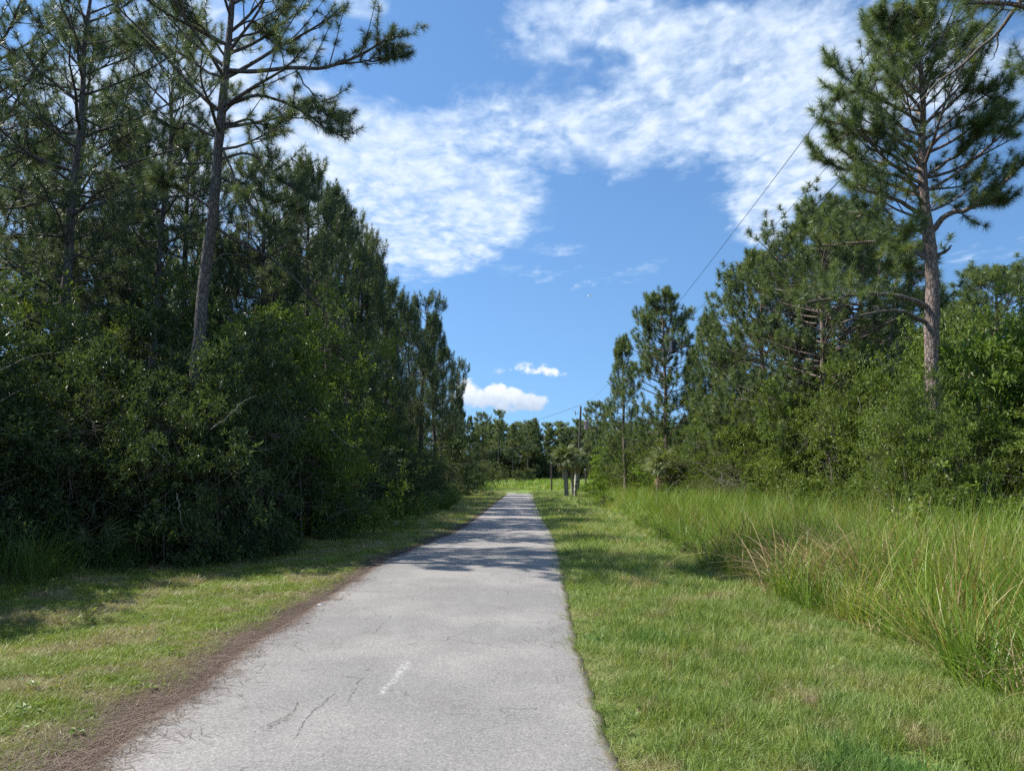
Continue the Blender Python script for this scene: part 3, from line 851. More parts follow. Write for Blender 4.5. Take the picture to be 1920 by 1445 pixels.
def scatter(name, tmpl, pts, scl, mat, rng, kind='stuff', label=None, cat=None, tiltamt=0.12, parent=None):
    V, Fs, vi, rnd = tmpl
    n_, t_ = len(pts), len(V)
    nvar = int(vi.max()) + 1
    me = mesh_np(name, np.concatenate([V, pts]), Fs, mat, rnd)
    def put(nm, dt, arr, key='value'):
        a = me.attributes.new(nm, dt, 'POINT'); a.data.foreach_set(key, np.ascontiguousarray(arr).ravel())
    put('isp', 'BOOLEAN', np.concatenate([np.zeros(t_, bool), np.ones(n_, bool)]))
    put('vi', 'INT', np.concatenate([vi, rng.integers(0, nvar, n_)]).astype(np.int32))
    rot = np.zeros((t_ + n_, 3), np.float32); rot[t_:, :2] = rng.normal(0, tiltamt, (n_, 2)); rot[t_:, 2] = rng.random(n_) * 6.283
    put('rotv', 'FLOAT_VECTOR', rot, 'vector')
    sc = np.ones((t_ + n_, 3), np.float32); sc[t_:] = scl if np.ndim(scl) == 2 else np.repeat(np.asarray(scl)[:, None], 3, 1)
    put('scl', 'FLOAT_VECTOR', sc, 'vector')
    o = link(name, me, parent)
    md = o.modifiers.new('scatter', 'NODES'); md.node_group = scatter_tree()
    return tag(o, label, cat, None, kind)


def band(rng, x0, x1, y0, y1, dens, fn):
    n_ = int((x1 - x0) * (y1 - y0) * dens)
    x = rng.uniform(x0, x1, n_); y = rng.uniform(y0, y1, n_)
    kp = fn(x, y) & (np.abs(x) < 0.80 * y + 2.2)
    return x[kp], y[kp]


def bR(y):      # where the mown grass gives way to tall grass on the right
    return np.interp(y, [3, 5.1, 7.8, 9.9, 13.4, 21, 39, 62, 80], [3.1, 3.25, 3.75, 3.6, 3.45, 4.2, 4.6, 6.2, 9]) + 0.3 * nz(y, 0 * y, 0.8, 1)


def bL(y):      # foot of the brush on the left
    return np.interp(y, [3, 9, 12, 16, 21, 33, 50, 75], [-8.4, -8.2, -7.7, -7.0, -6.1, -4.5, -4.8, -7.5])

rng = np.random.default_rng(11)
inright = lambda x, y: (x > redge(y) - 0.035 + 0.03 * nz(y, x, 15, 1)) & (x < bR(y) + 1.0)
def inleft(x, y):
    lx = ledge(y) - 0.05 - np.clip(0.19 + 0.13 * nz(y, 0 * y, 0.9, 2) + 0.07 * nz(y, 0 * y, 4.3, 1) + 0.06 * nz(y, 0 * y, 13, 1), 0.02, 0.5)
    return (x < lx + 0.03 * nz(y, x, 9, 2)) & (x > bL(y) - 0.8)

BANDS = [(3.2, 6.5, 560, 0.85), (6.5, 10, 330, 1.05), (10, 16, 150, 1.45), (16, 28, 60, 2.1), (28, 50, 22, 3.2), (50, 80, 9, 4.5)]
def lawn(fn, x0, x1):
    PX, PY, SC = [], [], []
    for a, b, dns, sc in BANDS:
        x, y = band(rng, x0, x1, a, b, dns, fn)
        PX.append(x); PY.append(y); SC.append(np.full(len(x), sc))
    return np.concatenate(PX), np.concatenate(PY), np.concatenate(SC)

x, y, sc = lawn(inright, 0.4, 8)
d = x - redge(y)
thin = 0.72 + 0.28 * smoothstep(d, 0.0, 0.5) - 0.60 * smoothstep(nz(x, y, 2.2, 5) + 0.5 * nz(x, y, 6.1, 3), 0.25, 0.75) * smoothstep(d, 0.5, 1.6)
kp = rng.random(len(x)) < thin
x, y, sc, d = x[kp], y[kp], sc[kp], d[kp]
hs = (0.50 + 0.55 * smoothstep(d, 0, 0.6)) * np.clip(1.0 + 0.4 * nz(x, y, 1.7, 3) + 0.5 * nz(x, y, 5, 1) + 0.5 * smoothstep(nz(x, y, 8, 4), .5, .9), .35, 2) * rng.uniform(0.7, 1.35, len(x)) * (1 - 0.28 * smoothstep(sc, 1, 3))
S3 = np.stack([sc, sc, sc ** 0.45 * hs], -1)
tm = blades_np(24, 0.085, 0.10, 0.0056, 3, 1.15, rng, 20, 0.65, .6)
scatter('mown_grass', tm, np.stack([x, y, gz(x, y)], -1), S3, M['lawn'], rng, label='soft green mown grass along the right side of the road', cat='grass')

x, y, sc = lawn(inleft, -9.6, -0.3)
d = ledge(y) - x
patchy = smoothstep(nz(x, y, 1.1, 7) + 0.5 * nz(x, y, 3.3, 2), 0.15, 0.8) * smoothstep(d, 0.9, 1.6) * (1 - smoothstep(d, 4.2, 5))
kp = rng.random(len(x)) < (1 - 0.55 * patchy)
x, y, sc, d = x[kp], y[kp], sc[kp], d[kp]
hs = (0.42 + 0.75 * smoothstep(d, 3.6, 5.2) * (1 - 0.4 * smoothstep(y, 20, 30)) + 0.12 * nz(x, y, 2.1, 3)) * rng.uniform(0.65, 1.4, len(x))
S3 = np.stack([sc, sc, sc ** 0.45 * hs], -1)
tm = blades_np(26, 0.085, 0.10, 0.0056, 3, 1.2, rng, 14, 0.65, .5)
scatter('verge_grass', tm, np.stack([x, y, gz(x, y)], -1), S3, M['lawn_left'], rng, label='short patchy sunlit grass between the road and the dark brush on the left', cat='grass')

# tall grass on the right
PX, PY, SC = [], [], []
tall = lambda x, y: (x > bR(y)) & (x < 11.5)
for a, b, dns, sc in [(3, 9, 46, 0.92), (9, 16, 36, 1.0), (16, 30, 18, 1.12), (30, 66, 7, 1.3)]:
    x, y = band(rng, 3, 11.5, a, b, dns, tall)
    PX.append(x); PY.append(y); SC.append(np.full(len(x), sc))
x, y, sc = map(np.concatenate, (PX, PY, SC))
d = x - bR(y)
hs = (0.36 + 0.62 * smoothstep(d, 0.0, 1.4)) * (1 + 0.22 * nz(x, y, 0.9, 2) + 0.2 * nz(x, y, 3, 1)) * rng.uniform(0.65, 1.25, len(x))
kp = rng.random(len(x)) < (0.35 + 0.65 * smoothstep(d, 0, 1.3)) * (1 - 0.45 * smoothstep(nz(x, y, 1.9, 4), 0.3, 0.8))
x, y, sc, hs = x[kp], y[kp], sc[kp], hs[kp]
tm = blades_np(24, 0.15, 0.92, 0.0105, 6, 0.85, rng, 24, 0.16, 0.55)
scatter('tall_grass', tm, np.stack([x, y, gz(x, y)], -1), np.stack([sc, sc, hs], -1), M['reed'], rng, label='tall yellow-green unmown grass in front of the brush on the right', cat='grass')
# broad-bladed tussocks standing among it
x, y = band(rng, 3, 9.5, 4, 24, 2.6, lambda x, y: (x > bR(y) - 0.15) & (x < bR(y) + 4))
tm = blades_np(44, 0.09, 0.85, 0.012, 6, 0.8, rng, 10, 0.28, 0.4)
scatter('tussock_grass', tm, np.stack([x, y, gz(x, y)], -1), np.stack([x * 0 + 1, x * 0 + 1, rng.uniform(.6, 1.15, len(x))], -1), M['reed'], rng, label='broad-bladed bright tussocks standing in the tall grass on the right', cat='grass')
x, y = band(rng, 3, 9.5, 4, 24, 3.0, lambda x, y: (x > bR(y) + .2) & (x < bR(y) + 4.5) & (nz(x, y, 1.2, 2) > 0.0))
tm = blades_np(30, 0.16, 0.95, 0.011, 5, 1.3, rng, 8, 0.2, 0.5)
scatter('rusty_grass', tm, np.stack([x, y, gz(x, y)], -1), np.stack([x * 0 + 1.1, x * 0 + 1.1, rng.uniform(.6, 1.1, len(x))], -1), M['reed_rust'], rng, label='rusty brown grass clumps mixed into the tall grass on the right', cat='grass')
# straw and dead blades among it, and a flopped brown patch
x, y = band(rng, 3, 9.5, 3.5, 18, 7, lambda x, y: (x > bR(y) - 0.1) & (x < bR(y) + 3.2) & (nz(x, y, 1.3, 9) > -0.1))
n_ = 130
fx = 5.25 + rng.normal(0, 0.62, n_); fy = 10.5 + rng.normal(0, 0.45, n_)
X2 = np.concatenate([x, fx]); Y2 = np.concatenate([y, fy])
h2 = np.concatenate([rng.uniform(0.25, 0.85, len(x)), rng.uniform(0.75, 1.15, n_)])
w2 = np.concatenate([np.full(len(x), 0.9), np.full(n_, 1.9)])
tm = blades_np(16, 0.13, 0.95, 0.009, 6, 1.8, rng, 10, 0.28, 0.45)
scatter('dry_grass', tm, np.stack([X2, Y2, gz(X2, Y2)], -1), np.stack([w2, w2, h2], -1), M['reed_dry'], rng, label='bleached straw and flopped brown blades in the tall grass on the right', cat='grass')
# longer grass at the foot of the left brush, in shade
x, y = band(rng, -9.5, -2.5, 7, 70, 13, lambda x, y: (x < bL(y) + 1.2 + 0.6 * nz(y, 0 * y, 0.9, 3)) & (x > bL(y) - 1.0))
hs = (0.56 + 0.32 * nz(x, y, 0.55, 3) + 0.12 * nz(x, y, 2, 1)) * rng.uniform(0.6, 1.3, len(x)) + 0.12
tm = blades_np(26, 0.16, 1.0, 0.009, 5, 1.2, rng, 8, 0.16, 0.4)
scatter('long_shade_grass', tm, np.stack([x, y, gz(x, y)], -1), np.stack([hs * 0 + 1, hs * 0 + 1, hs], -1), M['reed_dark'], rng, label='long green grass at the foot of the dark brush on the left', cat='grass')
# the open field beyond the end of the road
x = rng.uniform(-70, 90, 9000); y = 86 + 122 * rng.random(9000) ** 1.15
h2 = (1 + 0.4 * nz(x, y, 0.15, 1) + 0.3 * nz(x, y, 0.6, 4)) * rng.uniform(0.5, 1.3, len(x)) * smoothstep(y, 84, 100)
tm = blades_np(26, 0.5, 0.75, 0.05, 3, 0.9, rng, 8, 0.25, 0.4)
scatter('field_grass', tm, np.stack([x, y, gz(x, y)], -1), np.stack([h2 * 0 + 2, h2 * 0 + 2, h2], -1), M['reed'], rng, label='open grassy field between the end of the road and the far pines', cat='grass')
# pine straw litter on the soil verge and road margin
n_ = 2600
y = 3.6 + 22 * rng.random(n_) ** 1.6
x = ledge(y) + 0.10 - 0.48 * rng.random(n_) ** 0.8 + rng.normal(0, 0.05, n_)
stray = rng.random(n_) < 0.018
x = np.where(stray, ledge(y) + rng.random(n_) ** 1.8 * (redge(y) - ledge(y)), x)
nb = 14
Vs, Ts, vs = [], [], []
for v in range(6):
    c0 = rng.normal(0, 0.10, (nb, 2)); a = rng.random(nb) * 6.28; L_ = rng.uniform(0.08, 0.2, nb) / 2
    dv = np.stack([np.cos(a), np.sin(a)], -1); pv = np.stack([-dv[:, 1], dv[:, 0]], -1) * 0.0011
    q = np.stack([c0 - dv * L_[:, None] - pv, c0 + dv * L_[:, None] - pv, c0 + dv * L_[:, None] + pv, c0 - dv * L_[:, None] + pv], 1)
    z_ = np.repeat(rng.uniform(0.002, 0.012, (nb, 1)), 4, 1)[..., None]
    Vs.append(np.concatenate([q, z_], -1).reshape(-1, 3)); Ts.append(v * nb * 4 + np.arange(nb * 4).reshape(-1, 4)); vs.append(np.full(nb * 4, v))
tm = (np.concatenate(Vs), [np.concatenate(Ts)], np.concatenate(vs), rng.random(nb * 6))
zr = np.where(x > ledge(y), np.interp((x - ledge(y)) / (redge(y) - ledge(y)), [0, .05, .2, .5, .8, 1], [.016, .024, .036, .044, .038, .02]) + .004, gz(x, y) + 0.014)
scatter('pine_straw_litter', tm, np.stack([x, y, zr], -1), rng.uniform(0.8, 1.3, n_), M['straw'], rng, label='brown fallen pine needles along the left edge of the road', cat='pine litter', tiltamt=0.02)

# low broad-leaved weeds and clover scattered through both verges
Vs, Fs_, vs_, rs_ = [], [], [], []
nv = 0
for v in range(8):
    nl = rng.integers(7, 15); a = rng.random(nl) * 6.28; L_ = rng.uniform(.03, .075, nl); e_ = rng.uniform(.15, .7, nl)
    for i in range(nl):
        d_ = np.array([math.cos(a[i]) * math.cos(e_[i]), math.sin(a[i]) * math.cos(e_[i]), math.sin(e_[i])]); s_ = np.array([-math.sin(a[i]), math.cos(a[i]), 0.0]) * L_[i] * .26
        b_ = np.array([math.cos(a[i]) * .01, math.sin(a[i]) * .01, .025 + .02 * rng.random()])
        q = [b_, b_ + d_ * L_[i] * .55 + s_, b_ + d_ * L_[i] - np.array([0, 0, .012]), b_ + d_ * L_[i] * .55 - s_]
        Vs += q; Fs_.append([nv, nv + 1, nv + 2]); Fs_.append([nv, nv + 2, nv + 3]); nv += 4; vs_ += [v] * 4; r_ = rng.random(); rs_ += [r_, r_]
tm = (np.array(Vs), [np.array(Fs_)], np.array(vs_), np.array(rs_))
wx, wy = [], []
for fn_, x0, x1 in ((inright, .5, 7), (inleft, -9, -1)):
    x, y = band(rng, x0, x1, 3.3, 16, 15, lambda x, y: fn_(x, y) & (nz(x, y, 1.4, 6) > 0.05))
    wx.append(x); wy.append(y)
x, y = np.concatenate(wx), np.concatenate(wy)
scatter('verge_weeds', tm, np.stack([x, y, gz(x, y) + .02], -1), rng.uniform(.4, 1.0, len(x)), M['leaf_fresh'], rng, label='low broad-leaved weeds dotted through the grass verges', cat='weeds')

# ================================================================== pines: kinds
def gzf(x, y):
    return float(gz(x, y))

PK = {}
def pine_kind(key, **kw):
    PK[key] = pine_meshes('pine_' + key, **kw)

pine_kind('near_a', seed=3, h=14.5, r0=0.12, cb=0.40, width=2.9, nb=44, ns=7, nn=105, ln=0.20, w=0.0072, tuft=0.20, up=0.35, profile='flat', lean=0.03, per_sec=3, dead=12, rad_sides=12)
pine_kind('near_b', seed=5, h=15.0, r0=0.13, cb=0.34, width=2.7, nb=48, ns=7, nn=100, ln=0.20, w=0.0072, tuft=0.22, up=0.4, profile='round', lean=0.02, per_sec=3, dead=12, rad_sides=12)
pine_kind('open_a', seed=8, h=13.5, r0=0.15, cb=0.38, width=2.3, nb=56, ns=7, nn=64, ln=0.21, w=0.012, tuft=0.28, up=0.8, profile='round')
pine_kind('plume_a', seed=12, h=13.0, r0=0.14, cb=0.28, width=1.75, nb=58, ns=6, nn=80, ln=0.20, w=0.017, tuft=0.5, up=1.05, profile='cone', per_sec=2, kink=.07)
pine_kind('plume_b', seed=14, h=13.0, r0=0.14, cb=0.32, width=1.8, nb=54, ns=6, nn=80, ln=0.20, w=0.017, tuft=0.6, up=1.1, profile='round', per_sec=2)
pine_kind('plume_c', seed=17, h=13.0, r0=0.14, cb=0.34, width=1.4, nb=52, ns=6, nn=80, ln=0.20, w=0.017, tuft=0.55, up=1.0, profile='wild', per_sec=2)
pine_kind('far_a', seed=21, h=18.0, r0=0.17, cb=0.52, width=3.1, nb=34, ns=6, nn=18, ln=0.36, w=0.11, tuft=0.7, up=0.6, profile='round', needle='needle_far', dead=3, rad_sides=5)
pine_kind('far_b', seed=22, h=18.0, r0=0.16, cb=0.42, width=2.8, nb=36, ns=6, nn=18, ln=0.36, w=0.11, tuft=0.7, up=0.6, profile='wild', needle='needle_far', dead=3, rad_sides=5)
pine_kind('far_c', seed=23, h=18.0, r0=0.16, cb=0.30, width=2.5, nb=40, ns=6, nn=18, ln=0.36, w=0.11, tuft=0.7, up=0.7, profile='cone', needle='needle_far', dead=3, rad_sides=5)
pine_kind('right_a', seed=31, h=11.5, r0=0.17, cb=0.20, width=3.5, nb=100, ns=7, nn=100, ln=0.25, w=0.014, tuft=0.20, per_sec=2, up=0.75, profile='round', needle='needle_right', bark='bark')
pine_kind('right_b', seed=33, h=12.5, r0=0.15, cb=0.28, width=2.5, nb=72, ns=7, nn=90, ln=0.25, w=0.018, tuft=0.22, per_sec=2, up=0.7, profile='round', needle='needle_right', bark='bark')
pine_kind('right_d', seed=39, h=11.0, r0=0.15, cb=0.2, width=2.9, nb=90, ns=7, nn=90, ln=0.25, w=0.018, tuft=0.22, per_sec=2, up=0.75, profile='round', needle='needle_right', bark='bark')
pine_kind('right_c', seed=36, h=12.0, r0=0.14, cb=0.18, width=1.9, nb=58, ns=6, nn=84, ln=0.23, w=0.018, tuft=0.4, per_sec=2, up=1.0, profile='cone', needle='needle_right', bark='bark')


def pine(key, x, y, top, label, group=None, wide=1.0, rz=None, tilt=(0, 0)):
    """a pine whose top reaches `top` metres"""
    h, parts = PK[key]
    s = top / h
    q = s ** 0.5 * wide
    return spawn('pine_tree', parts, (x, y, gzf(x, y)), rng.random() * 6.28 if rz is None else rz, (q, q, s), label, 'pine tree', group, tilt)


def ptop(px, py, d):
    return float(P(px, py, d)[2])


def pxw(px, d):
    return float(P(px, 893, d)[0])

rng = np.random.default_rng(77)
# ---- left side: individual pines, nearest first (photo column, distance, row of the top, kind)
GL = 'pines on the left of the road'
LP = [
    (372, 15.5, -150, 'near_a', 'nearest tall pine on the left, dark trunk leaning right out of frame', 1.0, 0.4, 3),
    (75, 17.5, -130, 'near_b', 'tall thin pine near the left frame edge, its dark trunk leaning right as it rises', 1.0, 1.9, 4),
    (-50, 19, -60, 'near_a', 'leaning pine cut by the left frame edge with a sparse crown', 1.0, 3.0, 5),
    (118, 23, 60, 'open_a', 'slimmer pine close behind the thin leaning pine on the far left', 1.0, 1.0, 0),
    (262, 22, 10, 'near_b', 'pine with a forked open crown between the two tallest left pines', .8, 1.0, -3),
    (322, 27, 240, 'plume_b', 'dense dark pine directly left of the nearest tall trunk', 1.15, 2, 0),
    (205, 26, 225, 'plume_a', 'dense pine whose rounded dark top stands between the two left trunks', 1.1, 1, 0),
    (20, 26, 250, 'plume_b', 'dense dark pine filling the left frame edge below the open crowns', 1.2, 5, 0),
    (470, 26, 290, 'open_a', 'airy pine immediately right of the nearest tall trunk', 1.0, 4, 0),
    (560, 29, 300, 'plume_b', 'plumed pine at the start of the left skyline, right of the tall trunk', 1.0, 2.2, 0),
    (610, 33, 350, 'plume_a', 'pine with upright plumes, second top down the left skyline', 1.0, 0.8, 0),
    (655, 38, 425, 'plume_c', 'narrow pine, third top down the left skyline against the white cloud', 1.05, 3.8, 0),
    (632, 36, 388, 'plume_b', 'pine filling the dip between the second and third tops of the left skyline', 1.0, 2.9, 0),
    (672, 41, 455, 'plume_a', 'small spire close behind the third top of the left skyline', .9, 0.9, 0),
    (715, 46, 518, 'plume_c', 'thin pine just left of the dip in the left skyline', 1.1, 4.9, 0),
    (760, 52, 575, 'plume_b', 'rounded low pine between the skyline dip and the twin spires', .9, 3.3, 0),
    (690, 43, 480, 'plume_a', 'pine whose spire stands beside the lower right corner of the white cloud bank', .9, 5.1, 0),
    (735, 49, 545, 'plume_b', 'pine in the dip of the left skyline, left of the twin spires', 1.0, 1.1, 0),
    (785, 56, 552, 'plume_c', 'taller of the twin-spired pines at the far end of the left wood', 1.3, 2.7, 0),
    (808, 62, 590, 'plume_a', 'right hand spire at the far end of the left wood', 1.1, 0.2, 0),
    (828, 70, 650, 'plume_b', 'low pine stepping down beside the small cumulus cloud', 1.0, 4.4, 0),
    (848, 80, 672, 'plume_c', 'last plumed pine of the left wood, its tip against the small cumulus cloud', 1.1, 3.4, 0),
    (862, 92, 745, 'plume_a', 'short pine at the very end of the left wood before the far trees', .9, 3.0, 0),
]
for px, d, ty, key, lab, wd_, rz, ln_ in LP:
    tp = ptop(px, ty, d)
    pine(key, pxw(px, d), d, tp, lab, GL, wd_, rz)
# the wood behind them
lab_in = 'plain pine standing deep in the wood on the left'
for i_ in range(70):
    y = 24 + 74 * rng.random(); x = -9.5 - 2.2 * (y - 24) / 70 - 24 * rng.random() ** 1.1
    if x < -0.78 * y - 6: continue
    pine(['plume_b', 'open_a', 'plume_a', 'plume_c'][rng.integers(4)], x, y, rng.uniform(9.0, 12.2) if y > 38 else rng.uniform(7.0, 9.0), lab_in, 'pines deep in the left wood', rng.uniform(.9, 1.15))
for px, d, ty in [(400, 36, 430), (450, 40, 470), (500, 38, 420), (540, 42, 450), (580, 46, 480), (350, 40, 420), (280, 38, 430), (150, 36, 420), (60, 34, 400), (520, 52, 500), (600, 56, 520), (230, 44, 440), (100, 42, 440)]:
    pine(['plume_b', 'plume_a'][d % 4 // 2], pxw(px, d), d, ptop(px, ty, d), lab_in, 'pines deep in the left wood', 1.15)
for x, y in [(-15, 14), (-19, 18), (-22, 24)]:
    pine('open_a', x, y, rng.uniform(9, 11), lab_in, 'pines deep in the left wood', 1.1)

# ---- far trees beyond the field
GF = 'far pines beyond the field'
lab_far = 'tall slender pine in the far wood beyond the field'
tops = {880: 780, 905: 772, 934: 768, 962: 795, 990: 788, 1003: 784, 1030: 803, 1055: 800, 1082: 785, 1105: 790, 1135: 775}
spec = {934: 'tallest narrow pine of the far wood, just right of the left wood', 1003: 'isolated pine tuft rising above the far wood under the small cloud'}
for px, ty in tops.items():
    d = rng.uniform(208, 218)
    pine(['far_a', 'far_b', 'far_c'][rng.integers(3)], pxw(px, d), d, ptop(px, ty, d), spec.get(px, lab_far), GF, 1.0)
for i_ in range(170):
    d = 212 + 62 * rng.random(); x = rng.uniform(-75, 95)
    pine(['far_a', 'far_b', 'far_c', 'far_b'][rng.integers(4)], x, d, rng.uniform(14.5, 18.5) * (d / 225), lab_far, GF, rng.uniform(1.0, 1.4))

# ---- right side pines
GR = 'pines on the right of the road'
RP = [
    (1545, 25.5, 372, 'right_a', 'broad rounded pine with a bushy crown left of the tall right-hand pine', .95, 0.3),
    (1440, 29, 470, 'right_d', 'pine forming the left shoulder of the broad rounded crown on the right', .85, 2.1),
    (1632, 29, 395, 'right_d', 'pine just behind and right of the broad rounded crown', 1.25, 0.9),
    (1345, 38, 585, 'right_c', 'slim pine in the gap left of the broad rounded crown', .85, 4.0),
    (1392, 36, 650, 'right_d', 'lower pine tucked between the slim pine and the broad crown', .8, 1.0),
    (1253, 44, 543, 'right_b', 'tall round-topped pine rising alone with the black cable box before it', 1.0, 5.1),
    (1302, 46, 655, 'right_c', 'shorter pine touching the right side of the tall round-topped pine', .85, 1.6),
    (1172, 50, 628, 'right_c', 'narrow pine, leftmost of the tall right-hand pines', .9, 3.0),
    (1122, 100, 752, 'far_a', 'open-crowned pine just right of the utility pole', 0.9, 2.0),
    (1160, 88, 790, 'far_b', 'small distant pine beneath the leftmost right-hand pine', 0.9, 1.0),
    (1895, 33, 488, 'right_a', 'dense bright pine crown above the brush at the right frame edge', 1.15, 2.0),
    (1700, 38, 600, 'right_a', 'low rounded dark pine behind the pale branches of the tall right-hand pine', 1.15, 4.0),
    (1815, 40, 572, 'right_d', 'distant pine top showing left of the crown at the right frame edge', 1.1, 0.5),
]
for px, d, ty, key, lab, wd_, rz in RP:
    pine(key, pxw(px, d), d, ptop(px, ty, d), lab, GR, wd_, rz)
for i_ in range(34):
    y = 34 + 60 * rng.random(); x = 13 + 0.05 * y + 26 * rng.random()
    if x > 0.78 * y + 6: continue
    lim = 1.6 + y * (893 - (795 if x / y < .30 else 700)) / 1400
    pine(['right_b', 'right_c', 'far_c'][rng.integers(3)], x, y, min(lim, 10), 'pine standing back behind the brush on the right', 'pines behind the right brush', 1.2)

# ================================================================== the tall right-hand pine, limb by limb
D0 = 17.0
def pts_px(lst, d0=D0, dd=0.0):
    m_ = len(lst)
    return np.array([P(a, b, d0 + dd * i / max(1, m_ - 1)) for i, (a, b) in enumerate(lst)])

def hero_pine(name, trunk_px, radii, limbs, d0, seed, needle, bark, label, group, extra=24, ex_range=(0.45, 0.97), ex_len=2.2, nn=48, w=0.0085, ns=6, sides=14, base=None, tuft=0.32, ln=0.21, up=0.5, profile=None):
    rg = np.random.default_rng(seed)
    tp = pts_px(trunk_px, d0)
    if base is not None: tp = np.vstack([base, tp])
    K = 26
    tr = smooth_path(tp, K)
    tr[1:, 0] += 0.02 * nz(tr[1:, 2], tr[1:, 2], 2.0, 1)
    rr = np.interp(np.linspace(0, 1, K), np.linspace(0, 1, len(radii)), radii)
    org = tr[0].copy()
    # dense rings with plated relief
    fine_t = smooth_path(tr, 110); fr = np.interp(np.linspace(0, 1, 110), np.linspace(0, 1, K), rr)
    v, f = tubes(fine_t[None], fr[None], sides * 2)
    vv = v.reshape(110, sides * 2, 3)
    bump_ = (rg.random((110, sides * 2)) - 0.4) * 0.09
    bump_ = bump_ + np.roll(bump_, 1, 0) * 0.8
    vv = fine_t[:, None] + (vv - fine_t[:, None]) * (1 + bump_[..., None])
    trunk = mesh_np(name + '_trunk', vv.reshape(-1, 3) - org, f, M[bark], smooth=True)
    acc = Acc(); NV, NF, NR = [], [], []; off = 0
    allp, allr = [], []
    big = []
    for spec_ in limbs:
        pl_, ddp, r_, leafy = spec_
        p = smooth_path(pts_px(pl_, d0, ddp), 12)
        p[1:] += rg.normal(0, 0.018, p[1:].shape)
        v, f = tubes(smooth_path(p, 24)[None], np.linspace(1, 0.32, 24)[None] * r_, 7); big.append(('limb', mesh_np(name + '_limb', v - org, f, M[bark] if leafy or bark != 'bark' else M['twig'], smooth=True)))
        if leafy: allp.append(p); allr.append(np.linspace(1, .3, 12) * r_)
    if allp:
        BP = np.array(allp)
        Lm = {}
        (sv, sf), (nv, nf, nr) = foliage_from(BP, np.array(allr), rg, 11, nn, ln, w, tuft, sec_frac=0.28, start_t=0.3, per_sec=4, up=up)
        acc.add(sv - org, sf); NV.append(nv - org); NF.append(nf + off); NR.append(nr); off += len(nv)
    if extra:
        s = np.linspace(*ex_range, extra) + rg.normal(0, 0.01, extra)
        zi = np.clip(s, 0, 0.995) * (K - 1); ii = zi.astype(int); uu = (zi - ii)[:, None]
        st = tr[ii] * (1 - uu) + tr[np.minimum(ii + 1, K - 1)] * uu
        az = np.arange(extra) * 2.4 + rg.normal(0, .4, extra)
        q = (s - ex_range[0]) / (ex_range[1] - ex_range[0])
        L = ex_len * (np.sin(np.pi * np.clip(q * 0.72 + 0.25, 0, 1)) ** 0.7 if profile is None else profile(q)) * rg.uniform(0.7, 1.15, extra) + 0.2
        bp = branch_paths(st, az, L, np.radians(12 + 45 * q ** 1.4 + rg.normal(0, 10, extra)), rg.uniform(.05, .3, extra), 8, rg, 0.06)
        v, f = tubes(bp, np.linspace(1, .3, 8)[None] * np.clip(0.014 + 0.013 * L, .012, .05)[:, None], 5); acc.add(v - org, f)
        (sv, sf), (nv, nf, nr) = foliage_from(bp, None, rg, ns, nn, ln, w, tuft, per_sec=3, up=up)
        acc.add(sv - org, sf); NV.append(nv - org); NF.append(nf + off); NR.append(nr)
    parts = [('trunk', trunk)] + big + [('twigs', acc.mesh(name + '_limbs', M[bark], True)),
             ('crown', mesh_np(name + '_crown', np.concatenate(NV), np.concatenate(NF), M[needle], np.concatenate(NR)))]
    return spawn('pine_tree', parts, tuple(org), 0, 1, label, 'pine tree', group)

RT = [(1754, 860), (1752, 760), (1749, 690), (1747, 600), (1748, 520), (1742, 455), (1735, 400), (1731, 330), (1729, 255), (1731, 190), (1725, 120), (1712, 55)]
base = P(1754, 860, D0); base[2] = -0.3
RL = [
    ([(1736, 604), (1700, 588), (1668, 584), (1612, 593), (1580, 606)], -1.2, .055, False),
    ([(1736, 574), (1689, 556), (1633, 551), (1583, 557), (1506, 570)], -1.5, .065, True),
    ([(1738, 484), (1706, 468), (1659, 457), (1605, 455), (1533, 461)], 1.0, .065, True),
    ([(1752, 484), (1771, 471), (1783, 461)], -.3, .05, False),
    ([(1742, 440), (1774, 407), (1814, 392), (1850, 367), (1886, 335), (1926, 306)], -.8, .075, True),
    ([(1814, 392), (1850, 384), (1885, 375)], .6, .035, True),
    ([(1736, 410), (1695, 381), (1652, 363), (1600, 350)], -1.3, .06, True),
    ([(1732, 318), (1702, 277), (1670, 255), (1634, 248), (1601, 245), (1560, 270)], -1.0, .055, True),
    ([(1731, 285), (1690, 240), (1640, 190), (1590, 150), (1555, 120)], .8, .05, True),
    ([(1734, 285), (1774, 248), (1814, 234), (1857, 230), (1900, 252)], .7, .05, True),
    ([(1736, 330), (1778, 302), (1807, 284), (1832, 252), (1850, 235)], -1.2, .045, True),
    ([(1733, 235), (1775, 200), (1807, 173), (1840, 172), (1880, 195)], -.7, .042, True),
    ([(1731, 205), (1695, 173), (1666, 137), (1640, 90), (1620, 45)], .5, .042, True),
    ([(1729, 150), (1760, 110), (1800, 80), (1850, 60)], .9, .036, True),
    ([(1727, 130), (1690, 90), (1668, 50), (1655, 30)], -.7, .034, True),
    ([(1733, 360), (1680, 330), (1620, 320), (1560, 310), (1528, 290)], .7, .05, True),
    ([(1733, 345), (1660, 300), (1600, 240), (1545, 230)], -1.6, .045, True),
    ([(1728, 230), (1660, 190), (1610, 170), (1560, 190)], -1.5, .04, True),
    ([(1745, 520), (1700, 500), (1680, 510)], .7, .03, True),
    ([(1737, 420), (1705, 430), (1690, 470)], -1.4, .03, True),
]
hero_pine('tall_right_pine', RT, [.19, .18, .17, .16, .15, .14, .125, .105, .082, .062, .04, .012], RL, D0, 41, 'needle_right', 'bark',
          'tallest pine on the right with scaly reddish-grey trunk and long pale lower branches', GR, extra=42, ex_range=(0.53, 0.97), ex_len=2.05, base=base, nn=150, w=.0066, up=0.42, tuft=.17, ln=.215)

